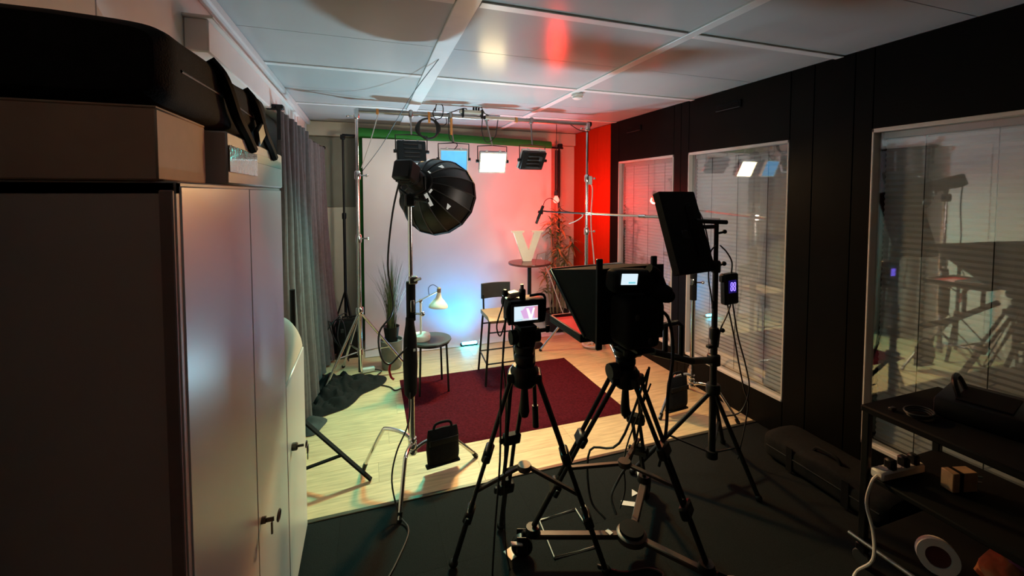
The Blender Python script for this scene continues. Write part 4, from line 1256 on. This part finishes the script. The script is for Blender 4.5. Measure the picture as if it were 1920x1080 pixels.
for k, pts in enumerate(([(ax_ - 0.085, ay_ + 0.02, kz + 0.07), (ax_ - 0.10, ay_, kz + 0.03), (ax_ - 0.12, ay_ + 0.02, kz - 0.06), (ax_ - 0.11, ay_, kz - 0.10), (ax_ - 0.085, ay_, kz - 0.03)],
                         [(ax_ - 0.09, ay_ - 0.01, kz - 0.02), (ax_ - 0.10, ay_ - 0.02, kz - 0.12), (ax_ - 0.115, ay_ - 0.02, kz - 0.35), (ax_ - 0.125, ay_ - 0.04, kz - 0.62), (ax_ - 0.15, ay_ - 0.04, kz - 0.95), (ax_ - 0.18, ay_ - 0.1, 0.006), (ax_ - 0.2, ay_ - 0.25, 0.006)],
                         [(ax_ - 0.08, ay_ + 0.02, kz - 0.05), (ax_ - 0.09, ay_ + 0.03, kz - 0.2), (ax_ - 0.075, ay_ + 0.03, kz - 0.4), (ax_ - 0.08, ay_ + 0.04, kz - 0.8), (ax_ - 0.05, ay_ + 0.06, 0.006), (ax_ + 0.02, ay_ - 0.16, 0.006)])):
    MB().path(pts, 0.0032 if k != 1 else 0.0045, n=6).build('camera_cable', 'cable_black', label=['short black cable looping at the left side of the camera', 'thick black cable hanging from the camera to the carpet', 'thin black cable hanging between the left tripod legs'][k], cat='cable', group='cables on the left camera')

# ---- teleprompter camera on the right tripod
qx, qy = 1.12, 1.66
FB = [(0.71, 1.79, 0.135), (1.43, 1.93, 0.135), (1.335, 1.37, 0.135)]
tB = video_tripod('black video tripod on a wheeled dolly under the teleprompter', qx, qy, 0.87, FB, 0.44, 1.0, 'none', lat=0.029)
t = thing('fluid_head', 'large black fluid head under the teleprompter', 'tripod head', (qx, qy, 0.955))
MB().lathe([(0.05, 0), (0.055, 0.01), (0.055, 0.03)], (qx, qy, 0.955), n=20).build('pan_base', 'black_plastic', t)
MB().box((qx + 0.01, qy, 0.985), (0.10, 0.12, 0.05), bev=0.012).build('tilt_block', 'black_plastic', t)
MB().lathe([(0.034, 0), (0.036, 0.01), (0.036, 0.04), (0.03, 0.045)], (qx - 0.10, qy - 0.02, 0.90), axis=(1, 0, 0), n=18).build('drag_knob', 'dark_grey', t)
MB().box((qx + 0.01, qy + 0.02, 1.018), (0.09, 0.32, 0.018), bev=0.004).build('sliding_plate', 'black_plastic', t)

t = thing('teleprompter', 'black teleprompter hood with a red reflection painted as glow on its tray', 'teleprompter', (qx + 0.02, 1.86, 1.02))
fl_, fr_, bl_, br_ = 0.925, 1.36, 0.945, 1.33
hood = MB()
hv = [V(fl_, 2.07, 1.295), V(fr_, 2.07, 1.305), V(bl_, 1.725, 1.04), V(br_, 1.725, 1.04), V(0.955, 1.63, 1.37), V(1.30, 1.63, 1.375), V(0.955, 1.63, 1.03), V(1.30, 1.63, 1.03), V(1.13, 1.85, 1.345)]
hood.add(hv, [[0, 8, 4], [0, 1, 8], [1, 5, 8], [8, 5, 4], [0, 4, 6, 2], [1, 3, 7, 5], [2, 6, 7, 3], [4, 5, 7, 6]])
hood.build('hood', 'black_fabric', t)
MB().add([hv[0], hv[1], hv[3], hv[2]], [[0, 1, 2, 3]]).build('beam_splitter', 'beam_glass', t)
gf = MB()
for a, b in ((0, 1), (1, 3), (3, 2), (2, 0)):
    gf.bar(hv[a], hv[b], 0.018, 0.018, bev=0.003)
gf.build('mirror_frame', 'black_plastic', t)
for x in (0.945, 1.225):
    MB().box((x, 1.605, 1.22), (0.028, 0.016, 0.40), bev=0.003).build('upright_bar', 'black_metal', t)
MB().box((1.135, 1.78, 1.034), (0.24, 0.36, 0.014), bev=0.003).build('base_plate', 'black_metal', t)
tr = MB().box((1.135, 1.935, 1.010), (0.40, 0.36, 0.018), bev=0.003).build('monitor_tray', 'black_plastic', t)
m = MB()
for s in (-1, 1):
    m.box((1.135 + s * 0.193, 1.935, 1.027), (0.014, 0.36, 0.022), bev=0.002)
    m.box((1.135, 1.935 + s * 0.173, 1.027), (0.40, 0.014, 0.022), bev=0.002)
m.build('tray_rim', 'black_plastic', tr)
MB().box((1.135, 1.935, 1.021), (0.37, 0.33, 0.004)).build('monitor_glass', 'tray_glass', tr)

t = thing('broadcast_camera', 'black camera behind the teleprompter hood with a tiny lit screen', 'camera', (1.08, 1.55, 1.045))
MB().box((1.085, 1.545, 1.155), (0.17, 0.15, 0.215), bev=0.03, seg=3).build('body', 'black_matte', t)
MB().box((1.045, 1.525, 1.335), (0.20, 0.095, 0.10), rot=(0.08, 0.06, 0), bev=0.03, seg=3).build('top_monitor', 'black_matte', t)
MB().box((1.008, 1.4735, 1.352), (0.076, 0.004, 0.046), rot=(0.08, 0.06, 0), bev=0.001).build('screen', 'screen_pale', t)
MB().box((1.018, 1.4705, 1.338), (0.032, 0.002, 0.007), rot=(0.08, 0.06, 0)).build('screen_mark', 'screen_cyan', t)
MB().lathe([(0.03, -0.06), (0.036, -0.02), (0.040, 0.02), (0.036, 0.045), (0.020, 0.055)], (1.175, 1.505, 1.285), axis=(0.75, -0.3, -0.35), n=18).build('viewfinder', 'black_matte', t)
MB().ball((1.217, 1.50, 1.262), 0.034, (1.0, 0.9, 0.9)).build('eyecup', 'black_matte', t)
MB().box((1.165, 1.53, 1.17), (0.07, 0.10, 0.16), bev=0.03, seg=3).build('hand_grip', 'black_matte', t)
MB().path([(1.12, 1.50, 1.385), (1.16, 1.50, 1.36), (1.19, 1.50, 1.30)], 0.022, n=9).build('top_handle', 'black_matte', t)
MB().path([(1.19, 1.51, 1.20), (1.235, 1.515, 1.16), (1.265, 1.52, 1.06), (1.275, 1.53, 0.95), (1.27, 1.55, 0.80), (1.27, 1.56, 0.62), (1.25, 1.58, 0.45)], 0.0075, n=7).build('cable', 'cable_black', t)
for x, z in ((1.045, 1.19), (1.11, 1.085)):
    MB().ball((x, 1.470, z), 0.011, (1.0, 0.4, 1.3), seg=10, rings=6).build('button', 'dark_grey', t)

# ---- wheeled dolly
t = thing('tripod_dolly', 'folding three-wheeled dolly under the right tripod', 'dolly', (1.14, 1.66, 0))
hc = V(1.15, 1.64, 0.10)
MB().lathe([(0.062, -0.018), (0.07, -0.012), (0.07, 0.012), (0.062, 0.018)], hc, n=26).build('hub', 'brown_metal', t)
MB().lathe([(0.050, 0.018), (0.056, 0.020), (0.056, 0.034), (0.03, 0.036)], hc, n=22).build('hub_ring', 'black_matte', t)
MB().box(hc + V(-0.10, 0.035, 0.0145), (0.022, 0.030, 0.003), rot=(0, 0, 0.3)).build('label_plate', 'white_plastic', t)
for k, (fx, fy, fz) in enumerate(FB):
    d = (V(fx, fy, 0.10) - hc)
    a = MB().bar(hc + d.normalized() * 0.05, V(fx, fy, 0.10), 0.036, 0.024, bev=0.005).build('arm', 'brown_metal', t)
    MB().lathe([(0.036, 0.0), (0.038, 0.006), (0.030, 0.034)], (fx, fy, 0.108), n=16).build('foot_cup', 'black_plastic', a)
    s = d.normalized(); sd = V(-s.y, s.x, 0)
    cw = V(fx, fy, 0.052) + s * 0.05
    cst = MB()
    for q in (-1, 1):
        cst.box(cw + sd * q * 0.026 + V(0, 0, 0.02), (0.05, 0.006, 0.075), Matrix((s, sd, V(0, 0, 1))).transposed(), 0.002)
    cst.tube(cw + V(0, 0, 0.055), V(fx, fy, 0.10) + s * 0.03, 0.018, n=12)
    c_ = cst.build('caster', 'black_metal', t)
    MB().lathe([(0.044, -0.018), (0.050, -0.012), (0.050, 0.012), (0.044, 0.018)], cw - V(0, 0, 0.002), axis=sd, n=22).build('wheel', 'black_plastic', c_)
    MB().bar(cw + sd * 0.03 + V(0, 0, 0.03), cw + sd * 0.045 + s * 0.05 + V(0, 0, 0.045), 0.02, 0.006).build('brake', 'white_plastic' if k < 2 else 'dark_grey', c_)
for k, pts in enumerate(([(1.20, 1.60, 0.90), (1.17, 1.78, 0.46), (1.05, 1.86, 0.40), (1.02, 1.80, 0.2), (1.06, 1.72, 0.14)], [(1.22, 1.62, 0.9), (1.24, 1.76, 0.42), (1.20, 1.82, 0.25), (1.14, 1.80, 0.18), (1.13, 1.74, 0.13)], [(1.26, 1.66, 0.8), (1.22, 1.80, 0.40), (1.22, 1.8, 0.2), (1.17, 1.77, 0.13)])):
    MB().path(pts, 0.006 if k < 2 else 0.004, n=6).build('camera_cable', 'cable_black', label=['thick black cable hanging in front of the dolly', 'black cable curving down to the dolly hub', 'thin black cable between the right tripod legs'][k], cat='cable', group='cables on the teleprompter tripod')
MB().path([(0.97, 1.64, 0.006), (1.06, 1.57, 0.006), (1.18, 1.55, 0.006), (1.22, 1.50, 0.006), (1.12, 1.46, 0.006), (1.0, 1.5, 0.006)], 0.006, n=6).build('floor_cable', 'cable_black', label='black cable curled on the carpet below the dolly', cat='cable')

# ---- things on the carpet
MB().path([(0.82, 1.975, 0.006), (1.035, 1.985, 0.006), (1.03, 1.735, 0.006), (0.80, 1.742, 0.006)], 0.0045, n=8, smooth=False, closed=True).build('white_wire_loop', 'cable_white', label='thin white wire rectangle lying on the carpet below the tripods', cat='wire loop')
MB().box((0.622, 1.832, 0.0025), (0.055, 0.06, 0.004), rot=(0, 0, 0.35)).build('paper_note', 'cream_plastic', label='small cream paper square on the dark carpet', cat='paper')
MB().box((1.33, 1.93, 0.0022), (0.075, 0.035, 0.003), rot=(0, 0, -0.5)).build('tape_piece', 'white_plastic', label='strip of white tape on the carpet beside the dolly', cat='tape')
MB().prism([(0, 0), (0.05, 0.01), (0.035, 0.05)], (1.38, 1.97, 0.001), (1, 0, 0), (0, 1, 0), 0.003).build('tape_piece', 'white_plastic', label='small triangle of white tape on the carpet by the right tripod', cat='tape')

# ================================================================== SQUARE LIGHT, BOOM
LX, LY = 1.935, 1.965
t = thing('light_stand', 'black light stand carrying the black square light', 'stand', (LX, LY, 0))
MB().tube((LX, LY, 0.13), (LX, LY, 0.86), 0.020, n=14).build('lower_pole', 'black_metal', t)
MB().tube((LX, LY, 0.86), (LX, LY, 1.26), 0.0165, n=14).build('middle_pole', 'black_metal', t)
MB().tube((LX, LY, 1.26), (LX, LY, 1.53), 0.013, n=14).build('upper_pole', 'black_metal', t)
for z in (0.84, 1.24):
    c = MB().lathe([(0.026, 0), (0.028, 0.01), (0.028, 0.06), (0.022, 0.07)], (LX, LY, z), n=14).build('collar', 'black_plastic', t)
    MB().tube((LX + 0.02, LY, z + 0.035), (LX + 0.05, LY - 0.01, z + 0.05), 0.006, n=8).ball((LX + 0.052, LY - 0.01, z + 0.05), 0.014).build('knob', 'black_plastic', c)
MB().lathe([(0.036, 0), (0.04, 0.01), (0.04, 0.05), (0.034, 0.06)], (LX, LY, 0.51), n=16).build('hub', 'black_plastic', t)
MB().lathe([(0.034, 0), (0.034, 0.045)], (LX, LY, 0.12), n=16).build('lower_hub', 'black_plastic', t)
for fx, fy in ((1.50, 2.14), (2.03, 1.72), (2.27, 2.21)):
    a, b = V(LX, LY, 0.535), V(fx, fy, 0.015)
    l = MB().tube(a, b, 0.013, n=10).build('leg', 'black_metal', t)
    MB().ball(b, 0.019, seg=10, rings=6).build('foot', 'black_plastic', l)
    MB().bar(V(LX, LY, 0.145), lerp(a, b, 0.55), 0.018, 0.008, bev=0.002).build('brace', 'black_metal', t)
# side arm with a rectangular bracket
s1 = MB().tube((LX, LY, 0.715), (1.62, 1.80, 0.81), 0.020, n=12).tube((1.62, 1.80, 0.81), (1.30, 1.70, 0.935), 0.018, n=12).build('side_arm', 'black_metal', t)
MB().box((LX, LY, 0.715), (0.06, 0.06, 0.07), bev=0.008).build('arm_clamp', 'black_plastic', s1)
MB().path([(1.53, 1.775, 0.84), (1.53, 1.775, 1.02), (1.50, 1.77, 1.04), (1.34, 1.70, 1.06)], 0.013, smooth=False, n=8).tube((1.40, 1.735, 0.89), (1.40, 1.735, 1.05), 0.013, n=8).build('bracket', 'black_metal', s1)
MB().box((LX - 0.025, LY, 0.80), (0.05, 0.03, 0.02), bev=0.004).build('cable_hook', 'black_plastic', t)
# tee at the top
MB().tube((LX - 0.14, LY + 0.01, 1.545), (LX + 0.055, LY - 0.02, 1.535), 0.013, n=12).build('tee_bar', 'black_metal', t)
MB().box((LX - 0.045, LY, 1.51), (0.10, 0.035, 0.022), bev=0.006).tube((LX + 0.015, LY, 1.47), (LX + 0.05, LY - 0.01, 1.478), 0.007, n=8).ball((LX + 0.052, LY - 0.01, 1.479), 0.013).build('tee_bracket', 'black_plastic', t)

pc = V(1.745, 2.0, 1.482)
Mp = Matrix.Translation(pc) @ Matrix.Rotation(R(11), 4, 'Z') @ Matrix.Rotation(R(-19), 4, 'X')
t = thing('square_light', 'black flat rectangular studio light seen from behind', 'studio light', pc - V(0, 0, 0.26))
MB(Mp).box((0, 0, 0), (0.300, 0.035, 0.475), bev=0.012, seg=2).build('back_shell', 'black_fabric', t)
m = MB(Mp)
for s in (-1, 1):
    m.box((s * 0.150, 0.012, 0), (0.012, 0.05, 0.48), bev=0.003)
    m.box((0, 0.012, s * 0.237), (0.306, 0.05, 0.012), bev=0.003)
m.build('skirt', 'black_fabric', t)
MB(Mp).box((0, 0.025, 0), (0.285, 0.006, 0.46)).build('diffuser', 'led_diffuser', t)
MB(Mp).box((-0.04, -0.021, -0.02), (0.05, 0.012, 0.05), bev=0.004).build('badge_plate', 'black_plastic', t)
MB(Mp).box((0.05, -0.022, 0), (0.05, 0.012, 0.30), bev=0.004).build('mount_rail', 'black_matte', t)
MB(Mp).path([(0.15, 0, 0.15), (0.165, -0.01, 0.08), (0.155, -0.02, 0.0), (0.17, 0, -0.1), (0.16, 0, -0.2)], 0.004, n=6).build('lead', 'cable_black', t)
lamp('square_light_light', 'AREA', Mp @ V(0, 0.045, 0), Mp @ V(0, 1.0, 0.1), PANEL['col'], PANEL['pw'], (0.25, 0.44))

t = thing('controller_box', 'black controller box with a glowing purple digit display', 'controller', (2.03, 1.955, 1.04))
MB().box((2.032, 1.955, 1.138), (0.105, 0.045, 0.185), rot=(0, -0.05, 0), bev=0.008).build('case', 'black_plastic', t)
MB().box((2.03, 1.930, 1.155), (0.055, 0.004, 0.075), rot=(0, -0.05, 0)).build('display', 'display_back', t)
seg = MB()
for dx in (-0.011, 0.011):
    c = V(2.032 + dx, 1.9272, 1.155)
    for z in (-0.024, 0, 0.024):
        seg.box(c + V(0, 0, z), (0.011, 0.0015, 0.0032))
    for s in (-1, 1):
        for z in (-0.012, 0.012):
            seg.box(c + V(s * 0.0065, 0, z), (0.0032, 0.0015, 0.018))
seg.build('digits', 'display_purple', t)
MB().box((1.978, 1.955, 1.20), (0.03, 0.03, 0.04), bev=0.004).build('hook', 'black_plastic', t)
for k, pts in enumerate(([(1.95, 1.95, 1.40), (1.99, 1.94, 1.36), (2.03, 1.94, 1.30), (2.04, 1.95, 1.23)], [(1.92, 1.95, 1.40), (1.87, 1.94, 1.36), (1.86, 1.94, 1.22), (1.88, 1.94, 1.12), (1.89, 1.94, 1.06)],
                         [(2.02, 1.955, 1.045), (2.07, 1.95, 0.85), (2.12, 1.95, 0.65), (2.18, 1.97, 0.50), (2.25, 2.0, 0.35), (2.2, 2.02, 0.02)],
                         [(2.06, 1.955, 1.045), (2.10, 1.95, 0.85), (2.16, 1.94, 0.65), (2.20, 1.95, 0.5), (2.16, 1.97, 0.36), (2.05, 2.0, 0.33)],
                         [(2.03, 1.94, 1.045), (2.0, 1.94, 0.98), (1.95, 1.935, 0.90), (1.935, 1.935, 0.80)])):
    MB().path(pts, 0.0045, n=6).build('light_cable', 'cable_black', label=['black cable looping over the right of the light stand to the controller', 'black cable loop hanging left of the square light stand pole', 'black cable hanging from the controller to the floor', 'second black cable drooping right of the controller', 'short black lead under the controller'][k], cat='cable', group='cables at the square light')
MB().box((1.895, 1.935, 1.055), (0.02, 0.02, 0.05), bev=0.006).build('inline_switch', 'black_plastic', label='small black inline switch dangling from the light cable', cat='switch')

# ---- boom stand with microphone
BX, BY = 2.44, 2.70
c_stand('chrome C-stand near the dark wall carrying the microphone boom', BX, BY, 1.54, [(2.06, 2.60), (2.62, 2.95), (2.57, 2.36)], 'C-stands with sandbags')
MB().tube((BX, BY, 0.86), (BX, BY, 1.26), 0.026, n=14).build('pole_sleeve', 'black_matte', label='black sleeve around the boom stand pole', cat='sleeve')
sandbag('black sandbag hanging on the leg of the boom stand by the dark wall', (2.235, 2.625, 0.17), 0.19, 0.25, 0.09, 5, 4)
t = thing('boom_arm', 'pale extending boom arm holding the microphone over the set', 'boom', (BX, BY, 1.5))
m0, m1 = V(BX, BY, 1.505), V(1.80, 4.14, 1.515)
MB().box(m0, (0.05, 0.05, 0.06), bev=0.008).build('grip_head', 'chrome', t)
MB().tube(lerp(m0, m1, -0.12), lerp(m0, m1, 0.30), 0.013, n=12).build('outer_tube', 'brushed_steel', t)
MB().tube(lerp(m0, m1, 0.28), lerp(m0, m1, 0.66), 0.0105, n=12).build('middle_tube', 'brushed_steel', t)
MB().tube(lerp(m0, m1, 0.64), m1, 0.0085, n=12).build('inner_tube', 'dark_grey', t)
for f in (0.29, 0.65):
    MB().tube(lerp(m0, m1, f - 0.02), lerp(m0, m1, f + 0.02), 0.0165, n=12).build('twist_lock', 'chrome', t)
t = thing('microphone', 'small black microphone hanging at the end of the boom', 'microphone', (1.76, 4.18, 1.40))
MB().tube((1.775, 4.19, 1.575), (1.715, 4.19, 1.435), 0.016, n=14).build('body', 'black_plastic', t)
MB().tube((1.715, 4.19, 1.435), (1.695, 4.19, 1.385), 0.0145, n=14).build('grille', 'dark_grey', t)
MB().path([(1.80, 4.14, 1.515), (1.76, 4.17, 1.52), (1.745, 4.19, 1.505)], 0.008, n=8).box((1.745, 4.19, 1.505), (0.05, 0.045, 0.03), rot=(0, 0.4, 0), bev=0.006).build('shock_mount', 'black_plastic', t)
MB().path([(1.775, 4.19, 1.575), (1.80, 4.19, 1.63), (1.86, 4.18, 1.655), (1.93, 4.15, 1.60), (1.92, 4.0, 1.53), (1.98, 3.75, 1.51)], 0.004, n=6).build('cable', 'cable_black', t)
MB().path([(1.98, 3.76, 1.515), (2.0, 3.72, 1.49), (1.97, 3.78, 1.44), (1.93, 3.88, 1.40)], 0.005, n=6).build('white_cable', 'cable_white', label='short pale cable dangling from the boom arm', cat='cable')

# ================================================================== RIGHT CORNER
# ---- long black soft case along the dark wall
t = thing('soft_case', 'long black soft case lying along the dark wall', 'case', (2.55, 1.70, 0))


def casef(u, v):
    a = 2 * PI * u
    cs, sn = math.cos(a), math.sin(a)
    yy = 1.33 + 0.70 * v
    e = min(1.0, (min(v, 1 - v) / 0.06 + 0.02) ** 0.4)
    x = 2.555 + math.copysign(abs(cs) ** 0.45, cs) * 0.145 * (0.8 + 0.2 * e)
    z = 0.088 + math.copysign(abs(sn) ** 0.45, sn) * 0.085 * (0.7 + 0.3 * e)
    if sn > 0:
        z += 0.02 * noise.noise(V(x * 6, yy * 5, 7))
    return V(x, yy, max(z, 0.002))


mb = MB()
mb.sheet(casef, 36, 26)
mb.f.append([i * 27 for i in range(36)]); mb.f.append([i * 27 + 26 for i in range(36)])
mb.build('body', 'black_fabric', t)
MB().path([(2.413, 1.36, 0.09), (2.408, 1.68, 0.095), (2.413, 2.0, 0.09)], 0.004, n=6).build('zip', 'black_plastic', t)
for y in (1.52, 1.84):
    MB().box((2.408, y, 0.085), (0.006, 0.04, 0.15), bev=0.002).build('webbing', 'black_matte', t)
MB().path([(2.50, 1.6, 0.165), (2.50, 1.63, 0.20), (2.50, 1.73, 0.20), (2.50, 1.76, 0.165)], 0.010, n=7).build('handle', 'black_matte', t)

# ---- black equipment cart
x0, x1, y0, y1 = 2.10, 2.66, 0.62, 1.275
t = thing('equipment_cart', 'black two-tier equipment cart in the dark right corner', 'cart', ((x0 + x1) / 2, (y0 + y1) / 2, 0))
MB().box(((x0 + x1) / 2, (y0 + y1) / 2, 0.735), (x1 - x0, y1 - y0, 0.03), bev=0.006).build('top_shelf', 'black_matte', t)
MB().box(((x0 + x1) / 2, (y0 + y1) / 2, 0.43), (x1 - x0 - 0.02, y1 - y0 - 0.02, 0.025), bev=0.005).build('middle_shelf', 'black_matte', t)
MB().box(((x0 + x1) / 2, (y0 + y1) / 2, 0.12), (x1 - x0, y1 - y0, 0.025), bev=0.005).build('bottom_shelf', 'black_matte', t)
MB().tube((x0 - 0.012, y1 + 0.02, 0.135), (x0 - 0.012, y0, 0.135), 0.010, n=10).build('edge_rail', 'brushed_steel', t)
for x, y in ((x0 + 0.02, y0 + 0.02), (x1 - 0.02, y0 + 0.02), (x0 + 0.02, y1 - 0.02), (x1 - 0.02, y1 - 0.02)):
    MB().box((x, y, 0.43), (0.03, 0.03, 0.60), bev=0.004).build('post', 'black_metal', t)
    c = MB().box((x, y, 0.09), (0.04, 0.04, 0.035), bev=0.004).build('caster', 'black_metal', t)
    MB().lathe([(0.034, -0.012), (0.038, -0.008), (0.038, 0.008), (0.034, 0.012)], (x, y, 0.038), axis=(1, 0, 0), n=18).build('wheel', 'dark_grey', c)

# things on the cart's top
t = thing('switcher_case', 'black equipment box lying on top of the cart', 'equipment', (2.45, 1.02, 0.75))
MB().box((2.46, 1.02, 0.795), (0.30, 0.26, 0.088), rot=(0, 0, 0.25), bev=0.02, seg=2).build('case', 'black_plastic', t)
MB().box((2.44, 1.0, 0.842), (0.20, 0.16, 0.008), rot=(0, 0, 0.25), bev=0.002).build('lid', 'black_matte', t)
MB().path([(2.36, 1.06, 0.842), (2.37, 1.08, 0.90), (2.46, 1.11, 0.90), (2.48, 1.09, 0.842)], 0.010, n=7).build('handle', 'black_plastic', t)
mb = MB()
for k in range(3):
    mb.path([V(2.22 + (0.05 + 0.006 * k) * math.cos(a), 1.12 + (0.035 + 0.004 * k) * math.sin(a), 0.758 + 0.007 * k) for a in [2 * PI * q / 10 for q in range(10)]], 0.004, closed=True, k=3)
mb.build('cable_coil', 'dark_grey', label='small grey cable coil on the front of the cart top', cat='cable')
MB().box((2.60, 0.90, 0.765), (0.06, 0.04, 0.028), rot=(0, 0, 0.4), bev=0.005).build('small_adapter', 'dark_grey', label='small grey adapter on the cart top at the right edge', cat='adapter')
MB().box((2.17, 1.19, 0.758), (0.03, 0.018, 0.014), bev=0.003).build('memory_card_reader', 'dark_grey', label='tiny grey card reader on the cart corner', cat='card reader')

# power strip on the middle shelf
t = thing('power_strip', 'white power strip with black plugs on the cart shelf', 'power strip', (2.24, 1.195, 0.4425))
Ms = Matrix.Translation((2.235, 1.195, 0.4425)) @ Matrix.Rotation(R(-4), 4, 'Z')
MB(Ms).box((0, 0, 0.022), (0.26, 0.055, 0.042), bev=0.008).build('body', 'cable_white', t)
for x in (-0.055, 0.025, 0.085):
    MB(Ms).box((x, -0.005, 0.060), (0.034, 0.04, 0.05), bev=0.008).build('plug', 'black_plastic', t)
for x in (-0.09, -0.015):
    MB(Ms).lathe([(0.018, 0), (0.018, 0.004), (0.014, 0.004)], (x, 0, 0.042), n=14).build('socket', 'white_plastic', t)
MB().path([(2.105, 1.20, 0.462), (2.07, 1.20, 0.44), (2.075, 1.22, 0.33), (2.075, 1.19, 0.22), (2.045, 1.17, 0.12), (2.03, 1.22, 0.03), (1.98, 1.20, 0.008), (1.94, 1.12, 0.007), (1.92, 0.95, 0.007)], 0.0065, n=8).build('white_cable', 'cable_white', label='white power cable falling from the cart strip to the carpet', cat='cable')
t = thing('plywood_block', 'light brown block with a black band on the cart shelf', 'block', (2.36, 1.03, 0.4425))
MB().box((2.37, 1.05, 0.485), (0.115, 0.05, 0.082), rot=(0, 0, -0.25), bev=0.003).build('block', 'plywood', t)
MB().box((2.352, 1.055, 0.485), (0.018, 0.056, 0.086), rot=(0, 0, -0.25), bev=0.002).build('band', 'black_matte', t)
for dz in (-0.012, 0.012):
    MB().tube((2.425, 1.032, 0.485 + dz), (2.465, 1.02, 0.48 + dz), 0.004, n=8).build('pin', 'brushed_steel', t)
# tape roll
t = thing('tape_roll', 'white tape roll with dark red core on the lower cart shelf', 'tape roll', (2.19, 1.02, 0.1325))
axn = V(-0.75, -0.55, 0.25).normalized()
cc = V(2.20, 1.03, 0.212)
MB().lathe([(0.040, -0.02), (0.066, -0.02), (0.066, 0.02), (0.040, 0.02), (0.040, -0.02)], cc, axis=axn, n=30, cap=False).build('tape', 'white_plastic', t)
MB().lathe([(0.039, -0.016), (0.039, 0.010)], cc, axis=axn, n=26).build('core', 'maroon', t)
t = thing('crumpled_bag', 'crumpled orange and purple fabric bag at the right edge', 'bag', (2.34, 0.80, 0.1325))


def lump(c, r, sd):
    def f(u, v):
        th, ph = PI * v, 2 * PI * u
        d = V(math.sin(th) * math.cos(ph), math.sin(th) * math.sin(ph), math.cos(th))
        k = 1 + 0.25 * noise.noise(d * 2.2 + V(sd, 0, 0)) + 0.1 * noise.noise(d * 6 + V(sd, 1, 0))
        return V(c[0] + r[0] * d.x * k, c[1] + r[1] * d.y * k, c[2] + r[2] * d.z * k)
    return f


MB().sheet(lump((2.34, 0.86, 0.215), (0.10, 0.10, 0.075), 1), 24, 14).build('bag_body', 'orange_fabric', t, angle=180)
MB().sheet(lump((2.39, 0.83, 0.30), (0.09, 0.09, 0.075), 4), 24, 14).build('bag_top', 'purple_fabric', t, angle=180)
MB().box((2.28, 1.06, 0.140), (0.035, 0.02, 0.014), rot=(0, 0, 0.5), bev=0.003).build('plug_end', 'white_plastic', label='small white plug end beside the tape roll', cat='plug')
